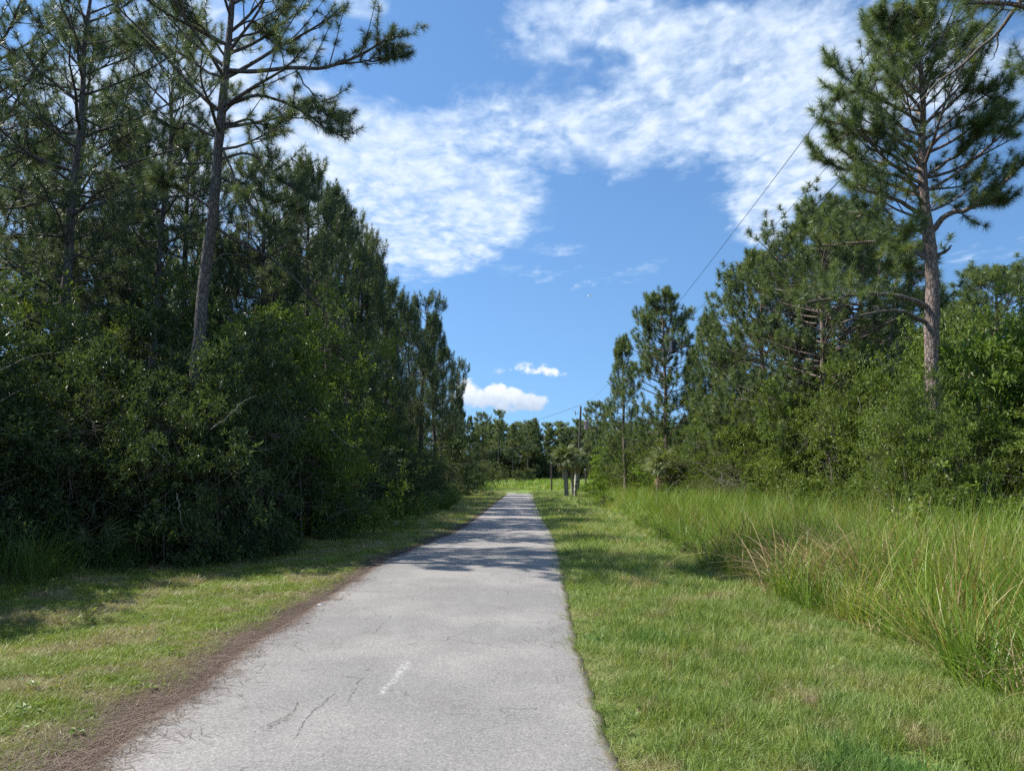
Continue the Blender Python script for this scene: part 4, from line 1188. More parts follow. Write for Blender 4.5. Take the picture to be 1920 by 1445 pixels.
# pine outside the right edge whose bare boughs reach into the top corner
TT = [(2050, 860), (2050, 500), (2040, 200), (2020, -60), (2010, -250)]
b2 = P(2050, 860, 14.0); b2[2] = -.3
TL = [
    ([(2030, 60), (1960, 30), (1905, 10), (1860, 4), (1815, 8)], -.6, .07, True),
    ([(2030, 60), (1925, 0), (1885, 48), (1850, 80), (1800, 125), (1760, 160), (1712, 205)], .5, .05, False),
    ([(1870, 60), (1868, 90), (1856, 115)], .3, .02, False),
    ([(2035, 180), (1980, 150), (1930, 130)], -.6, .04, True),
]
hero_pine('edge_pine', TT, [.2, .18, .15, .1, .03], TL, 14.0, 45, 'needle_right', 'bark', 'pine off the right frame edge, its brown boughs crossing the top right corner', GR, extra=12, ex_range=(.7, .97), ex_len=1.3, base=b2, nn=130, w=.006, tuft=.17)

# long bough reaching over the road from the nearest left pine: modelled as its own low-forked pine beside it
LT = [(368, 700), (374, 640), (383, 520), (397, 420), (408, 300), (416, 215), (424, 130), (431, 50), (440, -40), (452, -170)]
b3 = P(368, 700, 15.0); b3[2] = -.3
LL = [
    ([(424, 132), (500, 133), (560, 131), (620, 122), (680, 100), (722, 78), (748, 66)], -1.0, .05, True),
    ([(620, 122), (670, 118), (715, 112), (752, 108)], -.6, .025, True),
    ([(555, 132), (585, 175), (605, 210), (640, 222)], -.5, .018, True),
    ([(414, 235), (460, 225), (520, 235), (560, 200)], 1.0, .035, True),
    ([(416, 215), (480, 180), (560, 205), (610, 240), (650, 258)], -.8, .04, True),
    ([(412, 260), (350, 232), (335, 242), (270, 212), (200, 195)], .7, .035, True),
    ([(405, 300), (470, 290), (500, 320), (540, 345), (585, 372)], -.6, .03, True),
    ([(396, 420), (450, 455), (500, 480), (560, 530), (610, 585)], .8, .04, False),
    ([(400, 395), (350, 360), (320, 350), (300, 340)], -.7, .03, True),
    ([(388, 500), (420, 478), (455, 480), (500, 500)], .5, .022, False),
    ([(422, 150), (380, 130), (330, 95), (280, 88), (225, 82)], .8, .035, True),
    ([(426, 110), (385, 60), (350, 25), (310, -10)], -.8, .03, True),
    ([(428, 80), (480, 60), (530, 20), (570, -20)], .6, .03, True),
    ([(410, 270), (440, 330), (480, 400), (530, 440)], -.5, .028, True),
    ([(430, 60), (470, 40), (500, 70), (540, 95)], .9, .025, True),
    ([(404, 330), (450, 350), (500, 372), (560, 400)], 1.1, .03, True),
]
_drop = [o_ for o_ in COL.objects if o_.get('label') == LP[0][4]][0]
for c_ in list(_drop.children): bpy.data.objects.remove(c_)
bpy.data.objects.remove(_drop)
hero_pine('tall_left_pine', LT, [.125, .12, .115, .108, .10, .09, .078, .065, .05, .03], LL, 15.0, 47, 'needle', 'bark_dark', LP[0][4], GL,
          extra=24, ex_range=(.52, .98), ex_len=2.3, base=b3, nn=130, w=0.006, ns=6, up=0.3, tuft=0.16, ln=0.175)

# ================================================================== shrubs
SK = {}
def shrub_kind(key, **kw):
    SK[key] = (kw['w'], kw['h'], shrub_meshes('shrub_' + key, **kw))

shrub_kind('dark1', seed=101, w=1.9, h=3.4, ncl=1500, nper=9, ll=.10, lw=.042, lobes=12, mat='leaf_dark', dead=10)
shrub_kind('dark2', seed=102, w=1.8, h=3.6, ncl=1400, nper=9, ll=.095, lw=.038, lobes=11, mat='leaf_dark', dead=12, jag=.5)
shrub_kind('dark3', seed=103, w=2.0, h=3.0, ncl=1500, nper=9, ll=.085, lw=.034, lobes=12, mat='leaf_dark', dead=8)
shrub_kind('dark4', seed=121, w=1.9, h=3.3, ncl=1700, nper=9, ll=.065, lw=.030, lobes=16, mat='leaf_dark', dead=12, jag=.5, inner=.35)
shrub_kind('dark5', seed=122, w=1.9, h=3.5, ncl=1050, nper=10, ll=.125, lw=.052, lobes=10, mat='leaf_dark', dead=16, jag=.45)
shrub_kind('mid4', seed=123, w=1.9, h=3.3, ncl=1700, nper=9, ll=.065, lw=.032, lobes=16, mat='leaf_mid', dead=14, jag=.5, inner=.35)
shrub_kind('mid1', seed=104, w=1.7, h=3.2, ncl=1300, nper=9, ll=.10, lw=.042, lobes=11, mat='leaf_mid', dead=4)
shrub_kind('mid2', seed=105, w=1.9, h=3.6, ncl=1500, nper=9, ll=.11, lw=.045, lobes=12, mat='leaf_mid', dead=4, jag=.5)
shrub_kind('mid3', seed=106, w=1.8, h=2.8, ncl=1400, nper=9, ll=.09, lw=.036, lobes=12, mat='leaf_mid', dead=6)
shrub_kind('fresh', seed=107, w=1.6, h=3.4, ncl=1300, nper=9, ll=.12, lw=.055, lobes=10, mat='leaf_fresh', dead=0)
shrub_kind('olive', seed=108, w=1.6, h=2.6, ncl=1300, nper=9, ll=.07, lw=.020, lobes=10, mat='leaf_olive', dead=8)
shrub_kind('olive2', seed=109, w=1.5, h=3.2, ncl=1200, nper=9, ll=.08, lw=.022, lobes=9, mat='leaf_olive', dead=10, jag=.5)
shrub_kind('far', seed=110, w=2.4, h=3.6, ncl=900, nper=7, ll=.28, lw=.13, lobes=14, mat='leaf_olive', dead=0)
shrub_kind('weed', seed=111, w=.42, h=.65, ncl=150, nper=7, ll=.055, lw=.028, lobes=5, mat='leaf_fresh', dead=0, stems=4)
shrub_kind('weed2', seed=112, w=.42, h=.55, ncl=150, nper=7, ll=.06, lw=.032, lobes=6, mat='leaf_mid', dead=0, stems=4)
shrub_kind('bare', seed=113, w=1.3, h=2.0, ncl=200, nper=5, ll=.05, lw=.016, lobes=8, mat='leaf_olive', dead=30, stems=14)


def shrub(key, x, y, w, h, label, group, name='shrub', cat='shrub', z=0.0):
    kw_, kh, parts = SK[key]
    sz_ = h / kh; sx_ = max(w / kw_, 0.62 * sz_)
    return spawn(name, parts, (x, y, gzf(x, y) + z), rng.random() * 6.28, (sx_, sx_ * rng.uniform(.9, 1.1), sz_), label, cat, group)

rng = np.random.default_rng(99)
ordn = ['first', 'second', 'third', 'fourth', 'fifth', 'sixth', 'seventh', 'eighth', 'ninth', 'tenth', 'eleventh', 'twelfth', 'thirteenth', 'fourteenth', 'fifteenth', 'sixteenth', 'seventeenth', 'eighteenth', 'nineteenth', 'twentieth', 'twenty-first', 'twenty-second', 'twenty-third', 'twenty-fourth']
# left wall: front row follows its foot line; heights read from the photograph
GLS = 'dark shrubs along the left of the road'
for x, y in [(-9.0, 7.0), (-9.4, 8.8), (-9.0, 10.3)]:  # added out of view to cast shade onto the near left verge
    shrub('dark2', x, y, 2.2, 4.8, 'unseen tall shrub added outside the left frame edge to shade the verge', 'unseen shrubs added outside the left frame edge')
yy = 7.2; i_ = 0
while yy < 74:
    foot = float(bL(yy))
    w_ = rng.uniform(1.5, 2.0) * (1 + 0.004 * yy)
    x = foot - w_ * (0.62 if yy < 14 else 0.5)
    h_ = rng.uniform(3.2, 4.1) if yy < 20 else rng.uniform(2.7, 3.6)
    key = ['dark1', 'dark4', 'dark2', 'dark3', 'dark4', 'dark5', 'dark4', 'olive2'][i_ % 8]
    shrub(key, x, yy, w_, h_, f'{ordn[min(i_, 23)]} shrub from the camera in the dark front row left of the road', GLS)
    yy += w_ * (0.95 if yy < 30 else 1.25); i_ += 1
for px, d, h_, w_, lab in [(560, 20.5, 2.9, 1.5, 'twiggy half-bare shrub at the right end of the near dark brush'), (470, 17.5, 2.4, 1.3, 'tangle of bare twigs low in the middle of the dark brush'), (120, 13.2, 2.3, 1.2, 'half-bare twiggy shrub at the foot of the brush, far left'), (660, 25.5, 3.0, 1.6, 'twiggy grey shrub where the dark brush nears the road')]:
    shrub('bare', pxw(px, d), d, w_, h_, lab, 'half-bare twiggy shrubs in the left brush')
for px, py, d, key, w_, lab in [
        (372, 700, 13.9, 'dark5', 1.3, 'full dark shrub hiding the foot of the nearest tall trunk'), (300, 740, 13.4, 'dark1', 1.3, 'rounded dark shrub left of the shrub at the nearest tall trunk'),
        (450, 720, 15.6, 'dark3', 1.5, 'rounded dark shrub right of the shrub at the nearest tall trunk'), (90, 720, 13.2, 'dark3', 1.5, 'full dark shrub below the thin leaning pine'),
        (195, 735, 13.6, 'dark4', 1.4, 'small-leaved shrub behind the saw palmettos'), (545, 720, 19.0, 'dark1', 1.7, 'full shrub behind the twiggy half-bare shrub'),
        (20, 700, 12.6, 'dark5', 1.3, 'broad-leaved dark shrub cut by the left frame edge')]:
    shrub(key, pxw(px, d), d, w_, ptop(px, py, d), lab, 'full dark shrubs at the face of the left brush')
# behind and above them
lab_b = 'tall shrub tangled behind the front row on the left'
for i_ in range(46):
    yy = 12 + 60 * (i_ / 46) ** 1.2 + rng.normal(0, .5)
    w_ = rng.uniform(1.8, 2.5)
    x = float(bL(yy)) - 2.6 - rng.random() * 2.2
    h_ = rng.uniform(4.3, 5.4)
    shrub(['dark4', 'dark1', 'dark2', 'dark4', 'dark5', 'dark3', 'dark1', 'mid3'][i_ % 8], x, yy, w_, h_, lab_b, 'tall shrubs behind the left front row')
for i_ in range(60):
    yy = 9 + 80 * rng.random(); x = float(bL(yy)) - 6 - 20 * rng.random() ** 1.3
    if x < -0.8 * yy - 6: continue
    shrub(['dark1', 'dark2', 'dark3'][i_ % 3], x, yy, rng.uniform(2.2, 3.2), rng.uniform(2.8, 4.8), 'understorey shrub deep in the left wood', 'understorey of the left wood')
for px, py, d, key, w_, h_, lab in [
        (175, 655, 13.2, 'dark5', .8, 1.4, 'sprig of bright leaves standing out of the brush below the thin leaning pine'),
        (350, 655, 13.8, 'dark5', 1.1, 1.3, 'sunlit leafy top in front of the nearest tall trunk'),
        (300, 510, 18, 'dark5', 1.6, 2.3, 'leafy broadleaf crown lit green left of the nearest tall trunk'),
        (620, 640, 23, 'mid3', 2.0, 2.2, 'rounded leafy top at the right end of the tall left brush'),
        (430, 600, 15.2, 'dark5', 1.4, 1.5, 'leafy crown spreading right of the nearest tall trunk'),
        (560, 590, 19, 'mid1', 1.8, 2.0, 'spreading leafy crown above the twiggy part of the left brush')]:
    p = P(px, py, d)
    hh = float(p[2]) + 0.3
    shrub(key, float(p[0]), d + 1.0, w_ * 1.3, hh, lab, 'sunlit tops in the left brush', name='understorey_tree', cat='small tree')
shrub('dark1', pxw(850, 62), 62, 3.2, 5.2, 'dark rounded tree at the end of the left brush by the sandy drive', None, 'understorey_tree', 'small tree')
shrub('dark3', pxw(866, 70), 71, 2.4, 3.4, 'low dark bush overhanging the sandy drive', None)
shrub('olive2', pxw(868, 88), 88, 3.2, 7.0, 'grey-green twiggy tree behind the sandy drive', None, 'understorey_tree', 'small tree')
shrub('olive', pxw(893, 92), 92, 2.2, 5.2, 'paler grey twiggy tree right of the sandy drive', None, 'understorey_tree', 'small tree')

# right wall
for px, py, d, key, w_, lab in [(1752, 725, 15.2, 'mid1', 1.0, 'leafy shrub growing up in front of the tall right-hand trunk'), (1800, 780, 14.6, 'mid2', .9, 'leafy shrub just right of the tall right-hand trunk'), (1690, 800, 15.4, 'mid3', .9, 'leafy shrub just left of the tall right-hand trunk')]:
    shrub(key, pxw(px, d), d, w_, ptop(px, py, d), lab, None)
GRS = 'sunlit shrubs along the right of the road'
XR = lambda y: float(np.interp(y, [8, 14, 20, 27, 40, 60, 75], [9.4, 9.2, 8.9, 8.6, 8.0, 7.6, 9.0]))
yy = 10.5; i_ = 0
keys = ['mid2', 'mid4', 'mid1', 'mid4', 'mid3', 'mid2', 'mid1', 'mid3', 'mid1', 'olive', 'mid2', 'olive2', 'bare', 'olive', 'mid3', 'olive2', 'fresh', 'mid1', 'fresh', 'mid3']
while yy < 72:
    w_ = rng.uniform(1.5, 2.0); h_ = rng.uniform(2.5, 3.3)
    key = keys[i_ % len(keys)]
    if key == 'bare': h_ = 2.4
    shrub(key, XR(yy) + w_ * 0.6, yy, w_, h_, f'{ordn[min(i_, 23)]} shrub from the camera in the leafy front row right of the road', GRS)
    yy += w_ * (1.0 if yy < 30 else 1.35); i_ += 1
lab_r = 'tall leafy shrub behind the front row on the right'
for i_ in range(40):
    yy = 11 + 58 * (i_ / 40) ** 1.15 + rng.normal(0, .4)
    x = XR(yy) + 3.0 + rng.random() * 2.2
    pxl = 960 + 1400 * x / yy
    ty = np.interp(pxl, [1100, 1160, 1230, 1330, 1400, 1500, 1600, 1700, 1760, 1850, 1920, 2200], [850, 830, 790, 800, 745, 690, 640, 655, 650, 600, 570, 500])
    h_ = max(2.2, ptop(pxl, ty, yy) * rng.uniform(0.88, 1.04))
    shrub(['mid1', 'mid4', 'mid2', 'mid3', 'fresh', 'olive2'][i_ % 6], x, yy, rng.uniform(1.7, 2.3), h_, lab_r, 'tall shrubs behind the right front row')
for i_ in range(40):
    yy = 14 + 75 * rng.random(); x = XR(yy) + 6.5 + 16 * rng.random() ** 1.3
    if x > 0.8 * yy + 6: continue
    shrub(['mid1', 'dark2', 'mid3'][i_ % 3], x, yy, rng.uniform(2.2, 3.2), rng.uniform(2.4, 4.2), 'understorey shrub deep behind the right brush', 'understorey of the right wood')
for px, py, d, key, w_, lab in [
        (1150, 825, 58, 'fresh', 2.2, 'bright green leafy young tree left of the palmetto'),
        (1440, 735, 28, 'mid1', 1.5, 'leafy crown below the left shoulder of the broad rounded pine'),
        (1520, 690, 24, 'mid2', 1.6, 'leafy crown at the foot of the broad rounded pine'),
        (1640, 640, 20.5, 'mid2', 1.7, 'rounded leafy crown left of the tall right-hand trunk'),
        (1850, 600, 17, 'fresh', 1.6, 'sunlit leafy crown right of the tall right-hand trunk'),
        (1905, 575, 19, 'mid2', 1.9, 'leafy crown climbing to the right frame edge')]:
    shrub(key, pxw(px, d), d, w_, ptop(px, py, d), lab, None, name='understorey_tree', cat='small tree')
for px, py, d, key, w_, lab in [
        (1190, 800, 54, 'olive2', 1.9, 'olive leafy tree between the two tall right-hand pines in the distance'), (1225, 812, 48, 'mid4', 1.7, 'rounded leafy tree at the foot of the tall round-topped pine'),
        (1290, 798, 43, 'olive', 1.7, 'grey-olive leafy tree under the shorter pine beside the round-topped pine'), (1335, 775, 39, 'mid3', 1.6, 'leafy tree filling the gap below the slim pine'),
        (1385, 745, 34, 'mid4', 1.5, 'bright leafy tree left of the broad rounded pine'), (1590, 665, 22, 'mid4', 1.4, 'leafy tree hiding the foot of the pine behind the broad rounded crown'),
        (1760, 690, 16.6, 'mid4', .9, 'small-leaved tree rising beside the tall right-hand trunk')]:
    shrub(key, pxw(px, d), d, w_, ptop(px, py, d), lab, None, name='understorey_tree', cat='small tree')
# low weeds in the grass
for px, py, s_, key, lab in [
        (1240, 990, 1.0, 'weed', 'clump of pale leafy weeds left of the tall grass'), (1275, 1015, .8, 'weed', 'lower leafy weed nearest the mown grass edge'),
        (1215, 965, 1.1, 'weed', 'leafy weed furthest up the edge of the tall grass'), (1690, 1035, 2.2, 'weed2', 'dark leafy sapling standing in the tall grass'),
         (1350, 960, 1.8, 'weed', 'bushy weed in front of the leafy brush'),
        (330, 980, 1.2, 'weed', 'pale leafy weed at the foot of the dark brush'),
        (1120, 925, 2.0, 'weed', 'leafy weeds in front of the cabbage palms')]:
    x, y = G(px, min(py + 25, 1400))
    shrub(key, x, y, .40 * s_, .6 * s_, lab, None, 'weed_clump', 'weed')
# bushes at the foot of the far wood and saplings in the field
for i_ in range(110):
    shrub('far', -75 + 170 * i_ / 110 + rng.normal(0, .6), rng.uniform(214, 222) + 8 * (i_ % 2), rng.uniform(3.0, 4.8), rng.uniform(4.0, 9.0), 'bush under the edge of the far pines', 'bushes under the far pines')
for px, d, h_, w_, lab in [(922, 118, 3.8, 2.0, 'small round dark tree at the left of the field'), (941, 126, 2.6, 1.0, 'slim sapling beside the small round tree in the field'),
                            (972, 132, 2.7, .9, 'young sapling standing in the middle of the field'), (988, 150, 3.2, 1.6, 'pale low bush in the field'), (907, 108, 3.0, 1.4, 'bush at the left margin of the field')]:
    shrub('far', pxw(px, d), d, w_, h_, lab, None, 'sapling', 'sapling')

# ================================================================== palms
def frond_mesh(name, seed, R_=1.0, nseg=34, cost=0.5):
    """a costapalmate fan leaf: stalk along +x, blades radiating and drooping"""
    rg = np.random.default_rng(seed)
    st = np.stack([np.linspace(0, R_ * 0.9, 6), np.zeros(6), 0.10 * np.linspace(0, 1, 6) ** 0.5 * R_ - 0.12 * R_ * np.linspace(0, 1, 6) ** 2], -1)
    acc = Acc(); v, f = tubes(st[None], np.linspace(.022, .010, 6)[None] * R_, 4); acc.add(v, f)
    hub = st[-1]
    VV, QQ, TT_, r1, r2 = [], [], [], [], []
    nv = 0
    for a in np.linspace(-2.0, 2.0, nseg):
        L = R_ * (0.95 - 0.16 * abs(a)) * rg.uniform(.85, 1.1)
        b = hub - np.array([cost * 0.35 * R_ * (abs(a) / 2.0), 0, 0])
        d = np.array([math.cos(a), math.sin(a), 0.12 * math.cos(a * 3)])
        t = np.linspace(0, 1, 5)
        pt = b + d * L * t[:, None] + np.array([0, 0, -1.0]) * (L * 0.62 * t[:, None] ** 2.6) + np.array([0, 0, .05 * rg.normal()]) * t[:, None]
        s = np.array([-d[1], d[0], 0.5 * rg.choice([-1, 1])]); s /= np.linalg.norm(s)
        wv_ = R_ * 0.030 * np.array([.5, 1, .9, .6, 0])
        for j in range(4): VV += [pt[j] - s * wv_[j], pt[j] + s * wv_[j]]
        VV.append(pt[4])
        for j in range(3): QQ.append([nv + 2 * j, nv + 2 * j + 1, nv + 2 * j + 3, nv + 2 * j + 2]); r1.append(rg.random())
        TT_.append([nv + 6, nv + 7, nv + 8]); r2.append(rg.random()); nv += 9
    VV = np.array(VV)
    acc.add(VV, np.array(QQ), np.array(r1)); acc.add(np.zeros((0, 3)), np.array(TT_) - nv, np.array(r2))
    return acc.mesh(name, M['frond'])

FR = [frond_mesh('frond_a', 1), frond_mesh('frond_b', 2), frond_mesh('frond_c', 3)]
FD = []
for f_ in FR[:2]:
    q = f_.copy(); q.materials.clear(); q.materials.append(M['reed_dry']); FD.append(q)


def palm(x, y, h, r, label, group, nfr=24, rl=1.3, lean=0.0, seed=1, dead=5, bootm='palm_trunk'):
    rg = np.random.default_rng(seed)
    e = spawn('palm_tree', [], (x, y, gzf(x, y)), 0, 1, label, 'palm tree', group)
    if h > 0.3:
        k_ = 30
        t = np.linspace(0, 1, k_)
        pt = np.stack([lean * t ** 1.5, 0.04 * np.sin(t * 5 + seed), -0.2 + (h + .2) * t], -1)
        rr = r * (1 + 0.10 * np.sin(t * 70) + 0.10 * (1 - t) ** 4 + 0.25 * (t > .8))
        v, f = tubes(pt[None], rr[None], 12)
        vv = v.reshape(k_, 12, 3); vv = pt[:, None] + (vv - pt[:, None]) * (1 + rg.normal(0, .05, (k_, 12, 1)))
        link('trunk', mesh_np('palm_trunk', vv.reshape(-1, 3), f, M[bootm], smooth=True), e)
    for i in range(nfr + dead):
        dd = i >= nfr
        o_ = link('frond', (FD if dd else FR)[i % (2 if dd else 3)], e)
        a = i * 2.4 + rg.normal(0, .2); q = i / nfr
        el = 78 - 95 * q ** 0.9 if not dd else rg.uniform(-75, -50)
        s = rl * rg.uniform(.8, 1.1)
        o_.location = (lean + .05 * math.cos(a), .05 * math.sin(a), h)
        o_.rotation_euler = (rg.normal(0, .25), -R(el), a)
        o_.scale = (s, s, s)
        if dd and i == nfr: o_['label'] = 'dead brown frond hanging under the crown'
    return e

m, k, o = new_mat('grey_palm_trunk')
tc = k.new('ShaderNodeTexCoord').outputs['Object']
principled(k, o, k.mix(k.noise(tc, 9, 5), (0.17, 0.15, 0.13), (0.44, 0.41, 0.37)), .9, .2, k.noise(tc, 14, 4), .8, .03)
M['palm_trunk'] = m
m, k, o = new_mat('lichen_white_palm_trunk')
tc = k.new('ShaderNodeTexCoord').outputs['Object']
principled(k, o, k.mix(k.ss(k.noise(tc, 3.5, 5), .42, .56), (0.16, 0.14, 0.12), (0.55, 0.53, 0.49)), .9, .2, k.noise(tc, 14, 4), .8, .03)
M['palm_pale'] = m
GP = 'cabbage palms beside the utility pole'
palm(pxw(1062, 60), 60, 2.95, .17, 'cabbage palm with the fullest round crown, left of the utility pole', GP, seed=5, rl=.8, nfr=34, lean=-.12, dead=2)
palm(pxw(1073, 63), 63, 2.7, .13, 'slimmer cabbage palm standing between its two neighbours', GP, seed=7, rl=.66, nfr=26, dead=1)
palm(pxw(1079, 61.5), 61.5, 2.9, .14, 'pale lichened cabbage palm touching the utility pole', GP, seed=9, rl=.66, nfr=26, dead=1, lean=.14, bootm='palm_pale')
palm(pxw(1248, 40), 40, 2.1, .18, 'young palm with drooping brown fans rising from the right brush', None, seed=12, rl=.72, nfr=22, dead=9)
palm(pxw(1285, 43), 43, 2.6, .15, 'smaller palm beside the young palm in the right brush', None, seed=15, rl=.75, nfr=20, dead=4)
palm(pxw(188, 13.0), 13.0, 0.15, .05, 'saw palmetto with stiff pale fans at the foot of the dark brush', 'palmettos at the foot of the left brush', seed=21, rl=.50, nfr=5, dead=0)
palm(pxw(262, 13.3), 13.3, 0.25, .05, 'second saw palmetto right of the first, fans pointing up', 'palmettos at the foot of the left brush', seed=23, rl=.58, nfr=5, dead=0)

# ================================================================== fallen and standing dead sticks
def stick(lst, d0, r, label, dd=0.0):
    p = pts_px(lst, d0, dd)
    rg = np.random.default_rng(int(lst[0][0]))
    q = smooth_path(p, 16); q[1:-1] += rg.normal(0, .012, (14, 3))
    org = q[0].copy()
    v, f = tubes((q - org)[None], (np.linspace(1, .35, 16) * r)[None], 6)
    o_ = link('dead_branch', mesh_np('dead_branch', v, f, M['deadwood'], smooth=True), None, tuple(org))
    tag(o_, label, 'dead branch', 'bleached dead branches in the brush')

stick([(1232, 935), (1233, 905), (1231, 898)], 38, .05, 'short bleached upright stub at the edge of the right brush')
stick([(1240, 930), (1258, 912), (1272, 900)], 38, .035, 'bleached stick leaning right beside the short upright stub')
stick([(1262, 940), (1300, 905), (1322, 893)], 36, .02, 'thin bleached stick leaning among grey twigs on the right')
stick([(1846, 945), (1848, 915), (1856, 885)], 14.2, .02, 'pale curved stick standing in the brush near the right edge')
stick([(1775, 945), (1795, 930), (1808, 917)], 14.2, .016, 'pale stick leaning low in the brush below the tall right-hand trunk')
stick([(1760, 860), (1775, 890), (1782, 905)], 14.3, .02, 'brown stick hanging under the tall right-hand trunk')
stick([(395, 805), (425, 783), (455, 755), (480, 740)], 13.0, .012, 'long pale twig rising across the middle of the dark brush')
stick([(590, 765), (610, 790), (640, 825), (668, 838)], 18.0, .016, 'bent bare twig at the right end of the dark brush')
stick([(330, 925), (336, 950), (342, 990)], 12.4, .010, 'pale stem curving at the foot of the dark brush')
stick([(280, 830), (300, 850), (318, 872)], 12.6, .014, 'forked pale twig in the middle of the dark brush')
stick([(440, 850), (480, 845), (520, 838)], 14, .009, 'short level twig right of the forked twig in the dark brush')
# bare sapling stems behind the right brush
for px, y0, y1, d, lab in [(1424, 830, 735, 29, 'thin bare trunk left of a second one behind the right brush'), (1446, 820, 700, 29.5, 'thin bare trunk second from the left behind the right brush')]:
    stick([(px, y0 + 60), (px + 1, (y0 + y1) / 2), (px - 3, y1)], d, .07, lab)

# white bit of litter at the road's left edge
bm_v = np.array([[-.035, -.02, 0], [.03, -.025, 0], [.04, .015, 0], [-.02, .03, 0], [-.025, -.012, .016], [.02, -.018, .020], [.026, .010, .014], [-.014, .02, .012]])
lx, ly = G(600, 1137)
o_ = link('litter_scrap', mesh_np('litter_scrap', bm_v, np.array([[3, 2, 1, 0], [4, 5, 6, 7], [0, 1, 5, 4], [1, 2, 6, 5], [2, 3, 7, 6], [3, 0, 4, 7]]), M['deadwood']), None, (lx, ly, .02))
m, k, o = new_mat('white_paper'); principled(k, o, (.8, .8, .78), .7); o_.data.materials.clear(); o_.data.materials.append(m)
tag(o_, 'tiny white scrap lying on the brown straw at the left road edge', 'litter')

# ================================================================== utility pole, wires
m, k, o = new_mat('weathered_pole_wood')
tc = k.new('ShaderNodeTexCoord').outputs['Object']
mp = k.new('ShaderNodeMapping'); k.put(mp.inputs['Vector'], tc); mp.inputs['Scale'].default_value = (18, 18, 1.2)
principled(k, o, k.mix(k.noise(mp.outputs[0], 1.0, 4), (0.05, 0.042, 0.036), (0.13, 0.11, 0.095)), .85, .2, k.noise(mp.outputs[0], 2.0, 3), .4, .01)
M['pole'] = m
m, k, o = new_mat('grey_steel'); principled(k, o, (.30, .30, .31), .5); M['steel'] = m
m, k, o = new_mat('rusty_grey_tank'); tc = k.new('ShaderNodeTexCoord').outputs['Object']
principled(k, o, k.mix(k.noise(tc, 3, 4), (.30, .24, .23), (.20, .13, .12)), .6); M['tank'] = m
m, k, o = new_mat('black_cable'); principled(k, o, (.018, .018, .02), .5); M['cable'] = m
m, k, o = new_mat('porcelain'); principled(k, o, (.35, .36, .38), .3); M['porcelain'] = m

PD = 88.0
bx, by = pxw(1083, PD), PD
ptp = P(1089, 762, PD)
e = spawn('utility_pole', [], (bx, by, 0), 0, 1, 'tall dark wooden utility pole with transformer behind the cabbage palms', 'utility pole')
H = float(ptp[2]); lx_ = float(ptp[0]) - bx
def tube1(name, pts, rad, mat, parent, sides=10, label=None):
    pts = np.asarray(pts, float); rad = np.full(len(pts), rad) if np.isscalar(rad) else np.asarray(rad)
    v, f = tubes(pts[None], rad[None], sides)
    n_ = len(v)
    caps = []
    o_ = link(name, mesh_np(name, v, [f, np.array([list(range(sides))[::-1]]), np.array([list(range(n_ - sides, n_))])], mat, smooth=False), parent)
    if label: o_['label'] = label
    return o_
tube1('shaft', [(0, 0, -.5), (lx_ * .5, 0, H * .5), (lx_, 0, H)], [.17, .145, .11], M['pole'], e)
tk = tube1('transformer', [(lx_ + .62, -.1, H - 2.75), (lx_ + .62, -.1, H - 2.7), (lx_ + .62, -.1, H - 1.75), (lx_ + .62, -.1, H - 1.66)], [.26, .30, .30, .22], M['tank'], e, 14)
tube1('bushing', [(lx_ + .55, -.1, H - 1.66), (lx_ + .50, -.1, H - 1.40), (lx_ + .50, -.1, H - 1.34)], [.06, .045, .02], M['porcelain'], tk, 8)
tube1('mounting_bracket', [(lx_, -.05, H - 2.2), (lx_ + .35, -.08, H - 2.2)], .05, M['steel'], e, 6)
tube1('cutout_arm', [(lx_, 0, H - .9), (lx_ - .45, 0, H - .75), (lx_ - .75, 0, H - .75)], .025, M['steel'], e, 6)
tube1('fuse_cutout', [(lx_ - .72, 0, H - .45), (lx_ - .66, 0, H - .75), (lx_ - .60, 0, H - 1.05)], [.05, .07, .05], M['porcelain'], e, 8)
tube1('insulator', [(lx_, 0, H), (lx_, 0, H + .12), (lx_, 0, H + .24)], [.05, .07, .03], M['porcelain'], e, 8)
tube1('insulator', [(lx_ - .12, 0, H - 3.4), (lx_ - .22, 0, H - 3.4), (lx_ - .32, 0, H - 3.4)], [.04, .06, .03], M['porcelain'], e, 8)


def wire(a, b, sag, r, label, mat='cable', n_=60, extra=None):
    a = np.array(a, float); b = np.array(b, float)
    t = np.linspace(0, 1, n_)[:, None]
    # finer steps near the camera
    p = a * (1 - t) + b * t - np.array([0, 0, 1.0]) * sag * 4 * t * (1 - t)
    v, f = tubes((p - a)[None], np.full((1, n_), r), 5)
    o_ = link('overhead_wire', mesh_np('overhead_wire', v, f, M[mat], smooth=True), None, tuple(a))
    return tag(o_, label, 'wire', 'wires from the utility pole')

ptop_w = (bx + lx_, by, H + .2)
pcom = (bx + lx_ - .3, by, H - 3.4)
# next pole stands behind the camera on the right; the spans pass overhead
WA, WN, WC = (5.5, -6.0, 9.5), (6.5, -6.0, 9.5), (8.0, -6.0, 10.5)
e2 = spawn('utility_pole', [], (6.9, -6.2, 0), 0, 1, 'utility pole standing behind the camera on the right', 'utility pole')
tube1('shaft', [(0, 0, -.5), (0, 0, 5), (0, 0, 11.0)], [.17, .145, .11], M['pole'], e2)
tube1('crossarm', [(-1.6, .15, 9.42), (0, .15, 9.42), (1.2, .15, 9.42)], .06, M['pole'], e2, 6)
tube1('cable_arm', [(0, .15, 10.45), (1.1, .18, 10.45)], .05, M['pole'], e2, 6)
WIRES = [
    (ptop_w, WA, 1.5, .007, 'highest overhead wire climbing from the pole top towards the upper right'),
    (pcom, WC, 1.0, .013, 'lower thick black cable running from the pole in front of the right-hand pines'),
    ((bx + lx_, by, H - .9), WN, 1.5, .006, 'thin wire between the highest wire and the thick cable'),
]
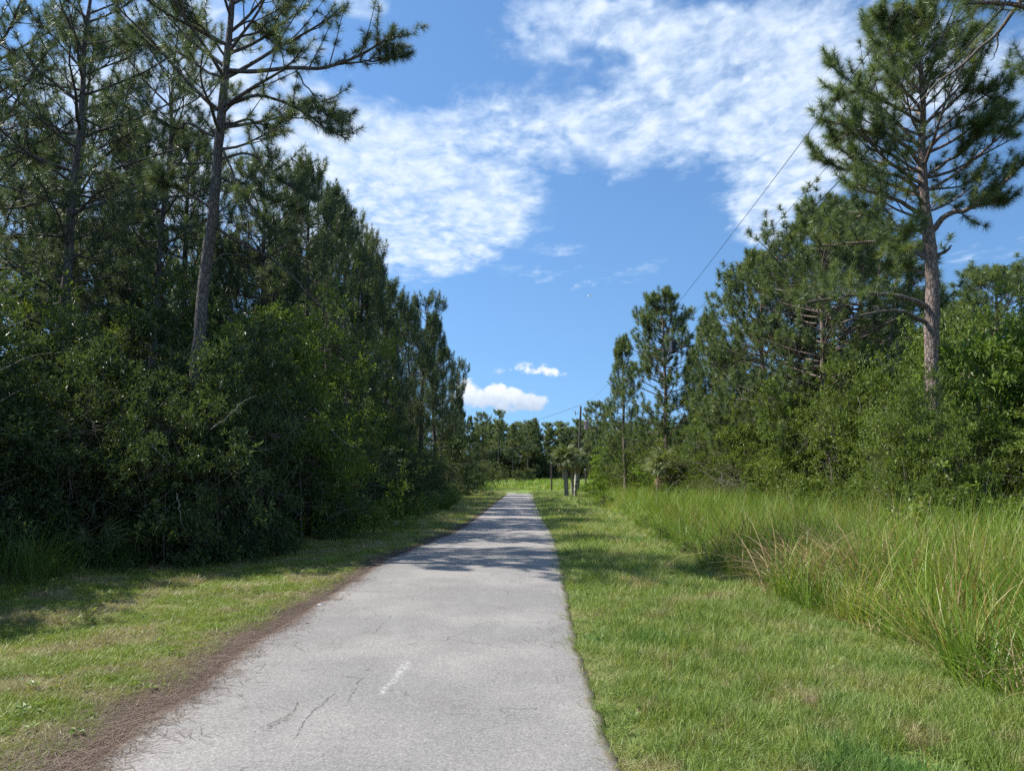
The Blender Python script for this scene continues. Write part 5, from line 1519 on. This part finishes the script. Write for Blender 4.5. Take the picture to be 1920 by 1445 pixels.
for a, b, sg_, r_, lab in WIRES: wire(a, b, sg_, r_, lab)
wire(ptop_w, (bx - 34, 250, 11.5), 1.0, .02, 'far overhead wire descending left from the pole top to the far wood')
wire(pcom, (bx - 34, 250, 8.5), 1.0, .025, 'far cable sagging left from the pole over the field')


def on_span(a, b, sg_, y):
    a = np.array(a); b = np.array(b); t = (y - a[1]) / (b[1] - a[1])
    p = a * (1 - t) + b * t; p[2] -= sg_ * 4 * t * (1 - t); return p
# black splice closure hanging on the cable
y0 = 37.5
pc = on_span(*WIRES[1][:3], y0); pd = on_span(*WIRES[1][:3], y0 - 1.4)
dv = unit(pd - pc)
e = spawn('cable_splice_box', [], tuple(pc), 0, 1, 'black cable box hanging on the thick wire before the round-topped pine', 'cable box')
tube1('closure', [dv * 0 + (0, 0, -.10), dv * .08 + (0, 0, -.16), dv * .85 + (0, 0, -.16), dv * .95 + (0, 0, -.1)], [.03, .10, .10, .03], M['cable'], e, 10)
bxv = np.array([[sx * .13 + .05, sy * .30, sz * .30 + .30] for sx in (-1, 1) for sy in (-1, 1) for sz in (-1, 1)]) + dv * 1.0
bf = np.array([[0, 1, 3, 2], [4, 6, 7, 5], [0, 4, 5, 1], [2, 3, 7, 6], [0, 2, 6, 4], [1, 5, 7, 3]])
o_ = link('terminal_box', mesh_np('terminal_box', bxv, bf, M['cable']), e)
bv = o_.modifiers.new('bevel', 'BEVEL'); bv.width = .05; bv.segments = 3
tube1('hanger', [(0, 0, 0), (0, 0, -.16)], .02, M['steel'], e, 6)

# slender dark posts either side of the palms
for px, pb, pt_, d, lab in [(1034, 921, 868, 80, 'slender dark post in the mown strip left of the cabbage palms'), (1098, 922, 880, 77, 'slender dark post right of the utility pole')]:
    top_ = ptop(px, pt_, d)
    x = pxw(px, d)
    e = spawn('wooden_post', [], (x, d, 0), 0, 1, lab, 'post')
    tube1('shaft', [(0, 0, -.3), (.01, 0, top_ * .5), (0, 0, top_)], [.085, .08, .075], M['pole'], e, 8)
    tube1('cap', [(0, 0, top_), (0, 0, top_ + .04), (0, 0, top_ + .09)], [.095, .09, .03], M['steel'], e, 8)

# tiny white bird high over the road
bp_ = P(1105, 555, 120)
e = spawn('bird', [], tuple(bp_), R(35), 1, 'tiny white bird flying alone in the blue sky above the road', 'bird')
t = np.linspace(0, 1, 9)
tube1('body', np.stack([-.32 + .72 * t, 0 * t, -.12 + .24 * t], -1), .085 * np.sin(np.pi * np.clip(t * .93 + .05, 0, 1)) ** .7 + .005, M['palm_pale'], e, 8)
m, k, o = new_mat('white_feathers'); principled(k, o, (.8, .8, .78), .8)
e.children[0].data.materials.clear(); e.children[0].data.materials.append(m)
for s in (-1, 1):
    wv = np.array([[.12, s * .05, .02], [.10, s * .28, .20], [.0, s * .55, .16], [-.14, s * .50, .14], [-.14, s * .25, .16], [-.10, s * .05, .01]])
    wv = np.concatenate([wv, wv + (0, 0, -.012)])
    fs = [np.array([[0, 1, 4, 5], [1, 2, 3, 4], [11, 10, 7, 6], [10, 9, 8, 7]]), np.array([[i, i + 6, (i + 1) % 6 + 6, (i + 1) % 6] for i in range(6)])]
    link('wing', mesh_np('wing', wv, fs, m), e)
